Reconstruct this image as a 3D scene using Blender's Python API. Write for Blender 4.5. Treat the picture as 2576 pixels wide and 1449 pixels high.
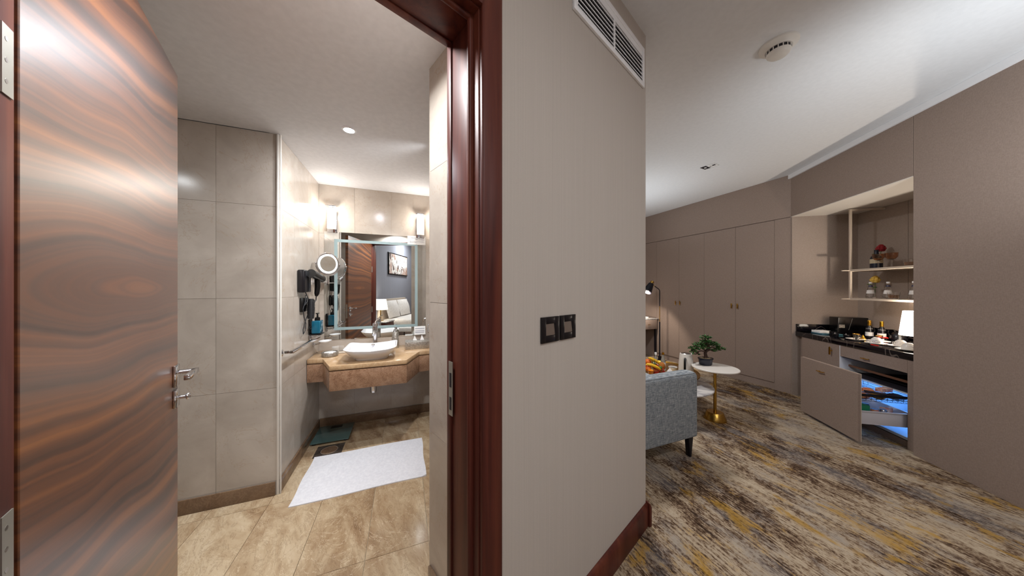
import bpy, bmesh, math, random
from mathutils import Vector, Matrix
random.seed(7)
PI = math.pi
for o in list(bpy.data.objects): bpy.data.objects.remove(o)
scene = bpy.context.scene
col = scene.collection

# ------------------------------------------------------------------ camera, exposure, lights
CEIL = 3.0; BCEIL = 2.53
cam = bpy.data.cameras.new('camera'); camo = bpy.data.objects.new('camera', cam); col.objects.link(camo)
camo.location = (0, 0, 1.45); camo.rotation_euler = (PI/2, 0, 0)
cam.sensor_width = 36; cam.lens = 36*700/2576; cam.clip_start = 0.02
scene.camera = camo
scene.view_settings.view_transform = 'Standard'; scene.view_settings.look = 'None'
scene.view_settings.exposure = 0.0; scene.view_settings.gamma = 1.0
scene.view_settings.use_curve_mapping = False
w = bpy.data.worlds.new('world'); scene.world = w; w.use_nodes = True
w.node_tree.nodes['Background'].inputs[0].default_value = (0.8, 0.85, 0.9, 1)
w.node_tree.nodes['Background'].inputs[1].default_value = 0.02

def lamp(name, typ, loc, power, color=(1, 1, 1), size=0.2, rot=(0, 0, 0), spot=None, blend=0.5, spread=None, shape='DISK'):
    d = bpy.data.lights.new(name, typ); d.energy = power; d.color = color
    if typ == 'AREA':
        d.shape = shape; d.size = size
        if spread: d.spread = spread
    else: d.shadow_soft_size = size
    if typ == 'SPOT': d.spot_size = spot; d.spot_blend = blend
    o = bpy.data.objects.new(name, d); o.location = loc; o.rotation_euler = rot; col.objects.link(o)
    return o
WARM = (1.0, 0.88, 0.74); NEUT = (0.97, 0.98, 1.0); COOL = (0.88, 0.95, 1.0); BATH = (0.95, 0.98, 1.0)
# bathroom: unseen fill lights added below the 2.53 m ceiling (the downlight in view is the emissive lens itself)
lamp('bath_fill_light', 'AREA', (-.62, .93, BCEIL-0.03), 21, BATH, 0.16, spread=2.8)
lamp('bath_fill_light', 'AREA', (-2.3, 0.35, BCEIL-0.03), 9, BATH, 0.16, spread=2.8)
b_ = lamp('bath_fill_light', 'SPOT', (-.591, 2.089, BCEIL-0.05), 120, BATH, 0.05, spot=1.9, blend=.9)  # unseen spot added to brighten the left marble wall
b_.rotation_euler = Vector((-1.3, .3, -1.15)).to_track_quat('-Z', 'Y').to_euler()
# suite: unseen area lights and spots added to brighten the living and sleeping area
lamp('suite_fill_light', 'AREA', (0.9, -0.3, CEIL-0.03), 14, NEUT, 0.35)
lamp('suite_fill_light', 'AREA', (2.3, 0.3, CEIL-0.03), 17, NEUT, 0.35)
lamp('suite_fill_light', 'AREA', (1.2, -2.2, CEIL-0.03), 40, NEUT, 0.35)
lamp('suite_fill_light', 'AREA', (0.9, 3.1, CEIL-0.03), 45, NEUT, 0.35)
u_ = lamp('ceiling_fill_spot', 'SPOT', (2.55, 0.85, 1.85), 95, COOL, 0.12, spot=1.95, blend=1.0)  # unseen spot added for the bright ceiling patch over the niche
u_.rotation_euler = Vector((.45, 1.25, 1.15)).to_track_quat('-Z', 'Y').to_euler()
lamp('ceiling_fill_spot', 'SPOT', (1.85, 4.6, 1.6), 60, COOL, 0.12, rot=(PI, 0, 0), spot=2.6, blend=1.0)  # unseen spot added to fill the far ceiling

lamp('ceiling_fill_spot', 'SPOT', (1.7, -1.2, 1.7), 55, COOL, 0.06, rot=(PI, 0, 0), spot=2.6, blend=1.0)  # unseen spot added behind the camera to lift the near ceiling
# ------------------------------------------------------------------ helpers
def lin(h):
    h = h.lstrip('#'); r = [int(h[i:i+2], 16)/255 for i in (0, 2, 4)]
    return tuple((c/12.92 if c <= 0.04045 else ((c+0.055)/1.055)**2.4) for c in r)+(1,)

def FR(o, d, n):
    return Matrix(((d[0], n[0], 0, o[0]), (d[1], n[1], 0, o[1]), (0, 0, 1, 0), (0, 0, 0, 1)))
a = math.radians(47.8)
P = FR((.821, 1.71), (-math.sin(a), -math.cos(a)), (-math.cos(a), math.sin(a)))   # partition wall, n into the bathroom
A = FR((-2.002, 2.884), (.933, .36), (.36, -.933))        # vanity wall, n into the bathroom
L = FR((-2.002, 2.884), (.36, -.933), (.933, .36))        # bathroom left wall, n into the bathroom
Eo = A @ Vector((0, .993, 0))
E = FR((Eo.x, Eo.y), (-.933, -.36), (.36, -.933))          # bathroom wall left of the recess
R = FR((3.488, 2.42), (.2284, .9736), (.9736, -.2284))    # minibar wall, n into the niche
W = FR((3.812, 3.803), (-.36, .933), (-.933, -.36))       # wardrobe wall, n into the suite
D = FR((-.834, .471), (-.625, .780), (.78, .625))         # bathroom door leaf
def pt(F, s, n, z=0): return F @ Vector((s, n, z))
def T(x, y, z, rz=0, sc=1): return Matrix.Translation((x, y, z)) @ Matrix.Rotation(rz, 4, 'Z') @ Matrix.Scale(sc, 4)
def TF(F, s, n, z, rz=0):
    p = F @ Vector((s, n, z)); ang = math.atan2(F[1][0], F[0][0])
    return T(p.x, p.y, z, ang+rz)

class MB:
    def __init__(s, xf=None): s.xf = xf or Matrix.Identity(4); s.v = []; s.f = []
    def add(s, vs, fs):
        b = len(s.v); s.v += [s.xf @ Vector(v) for v in vs]; s.f += [tuple(b+i for i in f) for f in fs]; return s
    def box(s, a0, a1, b0, b1, c0, c1):
        return s.add([(a0, b0, c0), (a1, b0, c0), (a1, b1, c0), (a0, b1, c0), (a0, b0, c1), (a1, b0, c1), (a1, b1, c1), (a0, b1, c1)],
                     [(0, 3, 2, 1), (4, 5, 6, 7), (0, 1, 5, 4), (1, 2, 6, 5), (2, 3, 7, 6), (3, 0, 4, 7)])
    def prism(s, p, c0, c1):
        n = len(p)
        return s.add([(x, y, c0) for x, y in p]+[(x, y, c1) for x, y in p],
                     [tuple(range(n)), tuple(range(2*n-1, n-1, -1))]+[(i, (i+1) % n, n+(i+1) % n, n+i) for i in range(n)])
    def prism_h(s, p, b0, b1):     # outline in (a, z), extruded along b
        n = len(p)
        return s.add([(x, b0, z) for x, z in p]+[(x, b1, z) for x, z in p],
                     [tuple(range(n)), tuple(range(2*n-1, n-1, -1))]+[(i, (i+1) % n, n+(i+1) % n, n+i) for i in range(n)])
    def prism_a(s, p, a0, a1):     # outline in (b, z), extruded along a
        n = len(p)
        return s.add([(a0, x, z) for x, z in p]+[(a1, x, z) for x, z in p],
                     [tuple(range(n)), tuple(range(2*n-1, n-1, -1))]+[(i, (i+1) % n, n+(i+1) % n, n+i) for i in range(n)])
    def cyl(s, p0, p1, r0, r1=None, n=16):
        r1 = r0 if r1 is None else r1
        p0 = Vector(p0); p1 = Vector(p1); d = (p1-p0).normalized()
        u = d.orthogonal().normalized(); w_ = d.cross(u)
        vs = []
        for p, r in ((p0, r0), (p1, r1)):
            for i in range(n):
                t = 2*PI*i/n; vs.append(p+u*math.cos(t)*r+w_*math.sin(t)*r)
        return s.add(vs, [tuple(range(n)), tuple(range(2*n-1, n-1, -1))]+[(i, (i+1) % n, n+(i+1) % n, n+i) for i in range(n)])
    def lathe(s, prof, n=24, c=(0, 0), sx=1, sy=1, cap=False):
        vs = []; fs = []; m = len(prof)
        for r, z in prof:
            for i in range(n):
                t = 2*PI*i/n; vs.append((c[0]+r*math.cos(t)*sx, c[1]+r*math.sin(t)*sy, z))
        for j in range(m-1):
            for i in range(n): fs.append((j*n+i, j*n+(i+1) % n, (j+1)*n+(i+1) % n, (j+1)*n+i))
        if cap and prof[0][0] > 1e-5: fs.append(tuple(range(n-1, -1, -1)))
        if cap and prof[-1][0] > 1e-5: fs.append(tuple((m-1)*n+i for i in range(n)))
        return s.add(vs, fs)
    def tube(s, pts, r, n=8, closed=False):
        pts = [Vector(p) for p in pts]; m = len(pts); vs = []; fs = []; up = None
        for k in range(m):
            if closed: d = (pts[(k+1) % m]-pts[k-1]).normalized()
            else: d = (pts[min(k+1, m-1)]-pts[max(k-1, 0)]).normalized()
            if up is None: up = d.orthogonal().normalized()
            u = (up-d*up.dot(d))
            u = u.normalized() if u.length > 1e-5 else d.orthogonal().normalized()
            up = u; w_ = d.cross(u); rr = r[k] if isinstance(r, (list, tuple)) else r
            for i in range(n):
                t = 2*PI*i/n; vs.append(pts[k]+u*math.cos(t)*rr+w_*math.sin(t)*rr)
        for k in range(m if closed else m-1):
            k2 = (k+1) % m
            for i in range(n): fs.append((k*n+i, k*n+(i+1) % n, k2*n+(i+1) % n, k2*n+i))
        if not closed: fs += [tuple(range(n-1, -1, -1)), tuple((m-1)*n+i for i in range(n))]
        return s.add(vs, fs)
    def ball(s, c, r, sx=1, sy=1, sz=1, n=16, m=10):
        vs = [(c[0], c[1], c[2]-r*sz)]
        for j in range(1, m):
            ph = -PI/2+PI*j/m
            for i in range(n):
                t = 2*PI*i/n; vs.append((c[0]+r*math.cos(ph)*math.cos(t)*sx, c[1]+r*math.cos(ph)*math.sin(t)*sy, c[2]+r*math.sin(ph)*sz))
        vs.append((c[0], c[1], c[2]+r*sz)); fs = []
        for i in range(n): fs.append((0, 1+(i+1) % n, 1+i))
        for j in range(m-2):
            for i in range(n): fs.append((1+j*n+i, 1+j*n+(i+1) % n, 1+(j+1)*n+(i+1) % n, 1+(j+1)*n+i))
        for i in range(n): fs.append((len(vs)-1, 1+(m-2)*n+i, 1+(m-2)*n+(i+1) % n))
        return s.add(vs, fs)
    def build(s, name, mat, parent=None, loc=None, bevel=0, seg=2, smooth=True, subsurf=0, label=None, kind=None, ang=35):
        o3 = Vector((0, 0, 0))
        root = parent
        while root is not None:
            o3 = o3+root.location; root = root.parent
        if parent is None and loc is not None: o3 = Vector(loc)
        bm = bmesh.new(); vs = [bm.verts.new(v-o3) for v in s.v]
        for f in s.f:
            try: bm.faces.new([vs[i] for i in f])
            except ValueError: pass
        bmesh.ops.recalc_face_normals(bm, faces=bm.faces)
        if bevel:
            es = [e for e in bm.edges if len(e.link_faces) == 2 and e.calc_face_angle(0) > 0.6]
            bmesh.ops.bevel(bm, geom=es, offset=bevel, segments=seg, profile=0.5, affect='EDGES', clamp_overlap=True)
        me = bpy.data.meshes.new(name); bm.to_mesh(me); bm.free()
        if smooth:
            me.polygons.foreach_set('use_smooth', [True]*len(me.polygons))
            me.set_sharp_from_angle(angle=math.radians(ang))
        if mat: me.materials.append(mat)
        o = bpy.data.objects.new(name, me); col.objects.link(o)
        if parent is not None: o.parent = parent
        elif loc is not None: o.location = loc
        if subsurf:
            m = o.modifiers.new('sub', 'SUBSURF'); m.levels = subsurf; m.render_levels = subsurf
        if label: o['label'] = label
        if kind: o['kind'] = kind
        return o

def tag(o, label, cat, group=None):
    o['label'] = label; o['category'] = cat
    if group: o['group'] = group
    return o
def thing(name, label, cat, loc, group=None):
    o = bpy.data.objects.new(name, None); o.empty_display_size = 0.05; col.objects.link(o); o.location = loc
    return tag(o, label, cat, group)
def struct(o): o['kind'] = 'structure'; return o
def copy_tree(o, loc=None, label=None, parent=None, rz=None):
    c = o.copy(); col.objects.link(c)
    if parent is not None: c.parent = parent
    if loc is not None: c.location = loc
    if rz is not None: c.rotation_euler = (0, 0, rz)
    if label: c['label'] = label
    for ch in [k for k in bpy.data.objects if k.parent == o and k != c]: copy_tree(ch, parent=c)
    return c

# ------------------------------------------------------------------ materials
def base_mat(name, rough=0.5, metal=0.0, color='#808080', spec=None, coat=0, trans=0, ior=None, emit=None, estr=0):
    m = bpy.data.materials.new(name); m.use_nodes = True
    b = m.node_tree.nodes['Principled BSDF']
    b.inputs['Base Color'].default_value = lin(color); b.inputs['Roughness'].default_value = rough; b.inputs['Metallic'].default_value = metal
    if spec is not None: b.inputs['Specular IOR Level'].default_value = spec
    if coat: b.inputs['Coat Weight'].default_value = coat; b.inputs['Coat Roughness'].default_value = 0.12
    if trans: b.inputs['Transmission Weight'].default_value = trans
    if ior: b.inputs['IOR'].default_value = ior
    if emit: b.inputs['Emission Color'].default_value = lin(emit); b.inputs['Emission Strength'].default_value = estr
    return m
class NG:
    def __init__(s, m): s.m = m; s.t = m.node_tree; s.b = s.t.nodes['Principled BSDF']
    def n(s, typ, **k):
        x = s.t.nodes.new(typ)
        for a_, v in k.items():
            if a_ == 'ins':
                for i, val in v.items(): 
                    if hasattr(val, 'node'): s.t.links.new(val, x.inputs[i])
                    else: x.inputs[i].default_value = val
            else: setattr(x, a_, v)
        return x
    def coord(s, scale=(1, 1, 1), rz=0, rnd=False):
        tc = s.n('ShaderNodeTexCoord'); src = tc.outputs['Object']
        if rnd:
            oi = s.n('ShaderNodeObjectInfo')
            mu = s.n('ShaderNodeMath', operation='MULTIPLY', ins={0: oi.outputs['Random'], 1: 37.0})
            ad = s.n('ShaderNodeVectorMath', operation='ADD', ins={0: src, 1: mu.outputs[0]}); src = ad.outputs[0]
        if rz:
            r = s.n('ShaderNodeVectorRotate', rotation_type='Z_AXIS', ins={'Vector': src, 'Angle': rz}); src = r.outputs[0]
        mp = s.n('ShaderNodeVectorMath', operation='MULTIPLY', ins={0: src, 1: scale})
        return mp.outputs[0]
    def noise(s, vec, scale=1, detail=4, rough=0.5, dist=0):
        return s.n('ShaderNodeTexNoise', ins={'Vector': vec, 'Scale': scale, 'Detail': detail, 'Roughness': rough, 'Distortion': dist}).outputs['Fac']
    def ramp(s, fac, stops, interp='LINEAR'):
        r = s.n('ShaderNodeValToRGB', ins={0: fac}); e = r.color_ramp; e.interpolation = interp
        while len(e.elements) < len(stops): e.elements.new(0.5)
        for el, (p, c) in zip(e.elements, stops):
            el.position = p; el.color = lin(c) if isinstance(c, str) else (c, c, c, 1)
        return r.outputs[0]
    def mix(s, fac, a_, b_, blend='MIX'):
        x = s.n('ShaderNodeMix', data_type='RGBA', blend_type=blend)
        for i, val in ((0, fac), (6, a_), (7, b_)):
            if hasattr(val, 'node'): s.t.links.new(val, x.inputs[i])
            elif isinstance(val, str): x.inputs[i].default_value = lin(val)
            else: x.inputs[i].default_value = val
        return x.outputs[2]
    def m2(s, op, a_, b_=0.0): return s.n('ShaderNodeMath', operation=op, ins={0: a_, 1: b_}).outputs[0]
    def out(s, c): s.t.links.new(c, s.b.inputs['Base Color'])
    def bump(s, h, strength=0.2, dist=0.01):
        b = s.n('ShaderNodeBump', ins={'Height': h, 'Strength': strength, 'Distance': dist}); s.t.links.new(b.outputs[0], s.b.inputs['Normal'])
    def roughness(s, v): s.t.links.new(v, s.b.inputs['Roughness'])

def noisy(name, c1, c2, scale=(5, 5, 5), rough=0.5, bump=0.0, metal=0, rz=0, detail=4, lo=0.35, hi=0.65, **k):
    m = base_mat(name, rough, metal, **k); g = NG(m); f = g.noise(g.coord(scale, rz), 1, detail)
    g.out(g.ramp(f, [(lo, c1), (hi, c2)]))
    if bump: g.bump(f, bump)
    return m

WANG = math.radians(21.1)
def wallpaper(name, c1, c2, vs=260, bump=0.25, rough=0.75, sheen=0):
    m = base_mat(name, rough, spec=0.25); g = NG(m)
    f = g.noise(g.coord((vs, vs, 1.2)), 1, 2); f2 = g.noise(g.coord((3, 3, 3)), 1, 3); f3 = g.noise(g.coord((500, 500, 500)), 1, 1)
    c = g.ramp(g.m2('ADD', g.m2('MULTIPLY', f, .6), g.m2('MULTIPLY', f3, .4)), [(0.35, c1), (0.65, c2)])
    c = g.mix(g.m2('MULTIPLY', f2, 0.12), c, c2)
    g.out(c); g.bump(f, bump, 0.002); return m
M = {}
M['wallpaper'] = wallpaper('wallpaper_beige', '#b1a89f', '#b8afa6', 330, 0.12)
def linen(name, c1, c2):
    m = base_mat(name, 0.62, spec=0.3); g = NG(m)
    f = g.noise(g.coord((240, 240, 60)), 1, 3); f2 = g.noise(g.coord((60, 60, 300)), 1, 3)
    s = g.m2('MULTIPLY', g.m2('ADD', f, f2), .5)
    g.out(g.ramp(s, [(0.4, c1), (0.6, c2)])); g.bump(s, 0.15, 0.002); return m
M['taupe'] = linen('taupe_linen_panel', '#8b7a6f', '#97857a')
M['taupe_lit'] = linen('niche_panel_lit', '#94857a', '#a09186')  # paler copy of the taupe panel, lamp light put into the colour
M['edge_light'] = base_mat('pale_edge_banding', 0.5, color='#c3b5a5')
M['accent'] = wallpaper('grey_blue_wallpaper', '#8d8f99', '#9b9da6', 120)
M['ceiling'] = noisy('ceiling_paint', '#d6d6d7', '#dadadb', (30, 30, 30), 0.85, 0.0)
M['bceiling'] = noisy('bath_ceiling_paint', '#d6d5d7', '#dcdbdd', (30, 30, 30), 0.85, 0.0)
M['white'] = base_mat('white_plastic', 0.4, color='#eeeef0')
M['offwhite'] = base_mat('off_white_plastic', 0.45, color='#d8d2ca')
def cream_marble():
    m = base_mat('cream_marble', 0.16, spec=0.5); g = NG(m); v = g.coord((1, 1, 1), rnd=True)
    f = g.noise(v, 3.5, 6, 0.6, 0.6); f2 = g.noise(v, 22, 5, 0.7, 0.3)
    c = g.ramp(f, [(0.3, '#a89d92'), (0.55, '#b6aba0'), (0.75, '#c2b8ad')])
    vein = g.ramp(g.m2('ABSOLUTE', g.m2('SUBTRACT', g.noise(v, 2.2, 5, 0.65, 1.2), 0.5)), [(0.0, 1.0), (0.008, 0.0)])
    c = g.mix(g.m2('MULTIPLY', vein, 0.3), c, '#a08668')
    fl = g.ramp(g.noise(g.coord((1, 1, 1), rnd=True), 60, 2, .5), [(0.70, 0.0), (0.76, 1.0)])
    c = g.mix(g.m2('MULTIPLY', fl, 0.25), c, '#8f7b68')
    g.out(g.mix(g.m2('MULTIPLY', f2, 0.15), c, '#a2968a')); return m
M['cream'] = cream_marble()
def brown_marble(name, c, rough=0.18, vs=1.0, vein='#d0a98a', vamt=0.5, rnd=False):
    m = base_mat(name, rough, spec=0.5); g = NG(m); v = g.coord((vs, vs, vs), rnd=rnd)
    f = g.noise(v, 5, 7, 0.65, 0.8)
    col_ = g.ramp(f, [(0.3, c[0]), (0.5, c[1]), (0.68, c[2])])
    n1 = g.noise(v, 14, 6, 0.7, 2.2)
    vn = g.ramp(g.m2('ABSOLUTE', g.m2('SUBTRACT', n1, 0.5)), [(0.0, 1.0), (0.035, 0.0)])
    g.out(g.mix(g.m2('MULTIPLY', vn, vamt), col_, vein)); return m
M['emperador'] = brown_marble('brown_vanity_marble', ('#73533e', '#8a6850', '#9d7c64'), vein='#c3a084', vamt=.5, vs=2.0)
M['vanity_top'] = brown_marble('tan_vanity_marble', ('#a5835f', '#b99873', '#c9ab88'), vein='#dcc4a4', vamt=.35, rough=0.12)
M['base_marble'] = brown_marble('brown_skirting_marble', ('#5f4a39', '#705844', '#816851'), vein='#9c8268', vamt=.3)
def floor_marble():
    m = base_mat('beige_brown_floor_marble', 0.14, spec=0.5); g = NG(m); v = g.coord((1, 1, 1), rz=0.9, rnd=True)
    st = g.n('ShaderNodeVectorMath', operation='MULTIPLY', ins={0: v, 1: (1.0, 2.6, 1)}).outputs[0]
    f = g.noise(st, 2.0, 7, 0.65, 0.9)
    c = g.ramp(f, [(0.30, '#856a50'), (0.42, '#a58a6b'), (0.55, '#bca586'), (0.7, '#ccb89b')])
    n1 = g.noise(st, 5.0, 6, 0.72, 1.5)
    vn = g.ramp(g.m2('ABSOLUTE', g.m2('SUBTRACT', n1, 0.5)), [(0.0, 1.0), (0.02, 0.0)])
    c = g.mix(g.m2('MULTIPLY', vn, 0.45), c, '#6f5238')
    n2 = g.noise(v, 3.0, 5, 0.7, 2.0)
    v2 = g.ramp(g.m2('ABSOLUTE', g.m2('SUBTRACT', n2, 0.5)), [(0.0, 1.0), (0.008, 0.0)])
    g.out(g.mix(g.m2('MULTIPLY', v2, 0.5), c, '#e2cfb2')); return m
M['floor_marble'] = floor_marble()
M['grout'] = base_mat('tile_joint', 0.8, color='#a89880')
M['black_marble'] = None
def black_marble():
    m = base_mat('black_marble', 0.08, spec=0.5); g = NG(m); v = g.coord((1, 1, 1))
    n1 = g.noise(v, 1.5, 3, 0.5, 1.0)
    vn = g.ramp(g.m2('ABSOLUTE', g.m2('SUBTRACT', n1, 0.5)), [(0.0, 1.0), (0.004, 0.0)])
    g.out(g.mix(g.m2('MULTIPLY', vn, 0.55), '#0b0a10', '#8d8078')); return m
M['black_marble'] = black_marble()
def white_marble():
    m = base_mat('white_grey_marble', 0.15, spec=0.5); g = NG(m); v = g.coord((1, 2.5, 1), rz=.5)
    f = g.noise(v, 4, 5, 0.6, 1.5)
    g.out(g.ramp(f, [(0.35, '#8c8a8e'), (0.5, '#c2bfbd'), (0.6, '#dad6d2')])); return m
M['white_marble'] = white_marble()
def mahogany():
    m = base_mat('mahogany', 0.45, spec=0.22); g = NG(m)
    f = g.noise(g.coord((14, 14, 0.9)), 1, 5, .6, .4); f2 = g.noise(g.coord((120, 120, 5)), 1, 3)
    c = g.ramp(f, [(0.3, '#3d1915'), (0.5, '#5a2a20'), (0.7, '#713c2a')])
    g.out(g.mix(g.m2('MULTIPLY', f2, .35), c, '#2e100c')); g.bump(f2, .05, .002); return m
M['mahogany'] = mahogany()
def veneer():
    m = base_mat('figured_walnut_veneer', 0.42, spec=0.6, coat=1.0); m.node_tree.nodes['Principled BSDF'].inputs['Coat IOR'].default_value = 1.55; m.node_tree.nodes['Principled BSDF'].inputs['Coat Roughness'].default_value = 0.33; g = NG(m)
    tc = g.n('ShaderNodeTexCoord').outputs['Object']
    s_ = g.n('ShaderNodeVectorMath', operation='DOT_PRODUCT', ins={0: tc, 1: (-.625, .780, 0)}).outputs['Value']
    z_ = g.n('ShaderNodeSeparateXYZ', ins={0: tc}).outputs[2]
    dz = g.m2('SUBTRACT', z_, 1.45)
    warp = g.noise(g.coord((1.3, 1.3, 1.6)), 1, 2, .45, .1)
    ds = g.m2('SUBTRACT', s_, 0.55)
    r = g.m2('SQRT', g.m2('ADD', g.m2('POWER', g.m2('ABSOLUTE', dz), 2.0), g.m2('MULTIPLY', g.m2('POWER', g.m2('ABSOLUTE', ds), 2.0), 0.012)))
    r = g.m2('DIVIDE', r, g.m2('ADD', g.m2('MULTIPLY', s_, 0.35), 1.0))
    f_ = g.m2('ADD', g.m2('MULTIPLY', r, 22.0), g.m2('MULTIPLY', warp, 3.0))
    n1 = g.n('ShaderNodeTexNoise', noise_dimensions='1D', ins={'W': f_, 'Scale': 1.0, 'Detail': 4.0, 'Roughness': 0.6}).outputs['Fac']
    n2 = g.n('ShaderNodeTexNoise', noise_dimensions='1D', ins={'W': g.m2('MULTIPLY', f_, 9.0), 'Scale': 1.0, 'Detail': 2.0}).outputs['Fac']
    grain = g.noise(g.coord((9, 9, 220)), 1, 3)
    c = g.ramp(n1, [(0.28, '#2e1a13'), (0.42, '#55301d'), (0.56, '#784422'), (0.70, '#965a28')])
    c = g.mix(g.m2('MULTIPLY', n2, 0.22), c, '#54321f')
    c = g.mix(g.m2('MULTIPLY', grain, 0.18), c, '#2e150d')
    g.out(c); g.bump(grain, 0.03, .001); return m
M['veneer'] = veneer()
def carpet():
    m = base_mat('abstract_streaked_carpet', 0.95, spec=0.1); g = NG(m)
    v = g.coord((1, 1, 1), rz=-WANG)   # streaks run parallel to the wardrobe wall
    def st(x, y, off=0):
        mp = g.n('ShaderNodeVectorMath', operation='MULTIPLY_ADD', ins={0: v, 1: (x, y, 1), 2: (off, off*1.7, 0)}); return mp.outputs[0]
    big = g.noise(st(2.3, 1.0), 1, 3, .5, .4)
    blot = g.noise(st(9, 4.5, 13), 1, 8, .78, .5)
    lines = g.noise(st(95, 2.2, 3), 1, 4, .6, .1)
    speck = g.noise(st(75, 38, 9), 1, 4, .75)
    s = g.m2('ADD', g.m2('MULTIPLY', big, .24), g.m2('MULTIPLY', blot, .38))
    s = g.m2('ADD', g.m2('ADD', s, g.m2('MULTIPLY', lines, .22)), g.m2('MULTIPLY', speck, .29))
    c = g.ramp(s, [(0.495, '#35261b'), (0.532, '#5c4737'), (0.562, '#85705a'), (0.588, '#a5937c'), (0.66, '#b8a78f')])
    blue = g.ramp(g.m2('ADD', g.m2('MULTIPLY', g.noise(st(4.0, 1.8, 21), 1, 4, .6, .4), .7), g.m2('MULTIPLY', speck, .3)), [(0.50, 0.0), (0.57, 1.0)])
    c = g.mix(g.m2('MULTIPLY', blue, .42), c, g.mix(lines, '#5d5a60', '#94928f'))
    yel = g.ramp(g.m2('ADD', g.m2('MULTIPLY', g.noise(st(5.5, 2.4, 47), 1, 5, .68, .5), .68), g.m2('ADD', g.m2('MULTIPLY', speck, .2), g.m2('MULTIPLY', lines, .12))), [(0.54, 0.0), (0.60, 1.0)])
    c = g.mix(g.m2('MULTIPLY', yel, .75), c, g.mix(lines, '#7c5a1e', '#c29638'))
    g.out(c); g.bump(g.noise(g.coord((400, 400, 400)), 1, 2), .4, .004); return m
M['carpet'] = carpet()
M['chrome'] = base_mat('chrome', 0.08, 1.0, '#d8d8dc')
M['steel'] = base_mat('brushed_steel', 0.28, 1.0, '#b8b4b0')
M['brass'] = noisy('brushed_brass', '#b08a3e', '#c9a252', (200, 200, 6), 0.25, 0.02, 1.0)
M['gold'] = base_mat('gold_metal', 0.2, 1.0, '#d9a93c')
M['hinge'] = base_mat('satin_nickel_plate', 0.4, 0.7, '#a9a69c')
M['dark_metal'] = base_mat('black_metal', 0.4, 0.3, '#14131c')
M['black'] = base_mat('black_plastic', 0.22, color='#060608')
M['black_gloss'] = base_mat('glossy_black_plastic', 0.25, color='#0b0a10')
M['black_rubber'] = base_mat('black_rubber', 0.6, color='#141316')
M['porcelain'] = base_mat('white_porcelain', 0.08, color='#e9e8ea', coat=0.3)
M['china'] = base_mat('white_china', 0.15, color='#e6e2dc')
M['mirror'] = base_mat('mirror_glass', 0.0, 1.0, '#e8ebea')
M['frost'] = base_mat('frosted_mirror_band', 0.5, color='#8fa2a4')
M['glass'] = base_mat('clear_glass', 0.02, color='#ffffff', trans=1, ior=1.45)
M['amber'] = base_mat('amber_glass', 0.03, color='#e0b898', trans=1, ior=1.45)
M['scale_glass'] = base_mat('teal_grey_glass', 0.12, color='#46605e', coat=.5)
M['blue_soap'] = base_mat('teal_blue_liquid', 0.08, color='#065a74', coat=.5)
M['downlight_lens'] = base_mat('downlight_lens_lit', 0.5, color='#ffffff', emit='#f2f6ff', estr=1000)
M['lamp_on'] = base_mat('lamp_diffuser_lit', 0.5, color='#ffffff', emit='#fffaf0', estr=9)
M['sconce_on'] = base_mat('sconce_glass_lit', 0.3, color='#f2efe9', emit='#fff4e4', estr=.8)
M['sconce_top'] = base_mat('sconce_top_lit', 0.3, color='#ffffff', emit='#ffffff', estr=22)
M['shade_on'] = base_mat('fabric_lamp_shade_lit', 0.8, color='#ffffff', emit='#fff1e0', estr=9)
M['shade_bed'] = base_mat('bedside_shade_lit', 0.8, color='#ffffff', emit='#fff3de', estr=1.6)
M['cotton'] = noisy('white_cotton', '#dcdbe0', '#e6e5e9', (60, 60, 60), 0.9, 0.2)
M['linen_white'] = noisy('bed_linen', '#e2dcd6', '#efeae4', (20, 20, 20), 0.85, 0.1)
def sofa():
    m = base_mat('blue_grey_woven_fabric', 0.9, spec=0.15); g = NG(m)
    h = g.noise(g.coord((22, 22, 480)), 1, 3, .7); v = g.noise(g.coord((480, 480, 22)), 1, 3, .7)
    s = g.m2('MULTIPLY', g.m2('ADD', h, v), .5)
    g.out(g.ramp(s, [(0.40, '#575e65'), (0.5, '#7e8489'), (0.6, '#b2b4b4')])); g.bump(s, .5, .003); return m
M['sofa'] = sofa()
M['leaf'] = noisy('bonsai_leaf', '#1f3d17', '#3f6b2c', (40, 40, 40), 0.5)
M['bark'] = noisy('bark', '#2c1c15', '#4a3226', (60, 60, 20), 0.85, 0.4)
M['navy'] = base_mat('dark_navy_glaze', 0.3, color='#141a2c')
M['gravel'] = noisy('gravel', '#7d6a50', '#c6ae88', (150, 150, 150), 0.9, 0.6)
M['banana'] = noisy('banana_skin', '#d79b12', '#e8b828', (12, 12, 12), 0.5)
M['orange'] = noisy('orange_peel', '#d25b10', '#e5761a', (120, 120, 120), 0.5, .2)
M['red_apple'] = noisy('apple_skin', '#8c100c', '#b81d12', (14, 14, 14), 0.25)
M['kiwi'] = noisy('pear_skin', '#9a5a1c', '#b36c22', (60, 60, 60), 0.8, .3)
M['green'] = noisy('green_leaf', '#2f5a20', '#5d8a3a', (30, 30, 30), 0.55)
M['juice'] = base_mat('orange_juice', 0.3, color='#e8860c')
M['paper'] = base_mat('white_paper', 0.8, color='#e8e6e4')
M['teal_book'] = base_mat('teal_cover', 0.5, color='#3c6c7c')
M['red'] = base_mat('red_plastic', 0.35, color='#c22015')
M['crimson'] = base_mat('crimson_petals', 0.7, color='#8a0b16')
M['yellow'] = noisy('yellow_petals', '#d9a92e', '#f0cf6a', (60, 60, 60), 0.7)
M['cream_label'] = base_mat('cream_label', 0.7, color='#c9b99a')
M['silver'] = noisy('hammered_silver', '#a9a49c', '#c9c5be', (60, 60, 60), 0.3, 0.5, 0.8)
M['fridge'] = base_mat('white_fridge_liner', 0.35, color='#c9d6e2')
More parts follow.
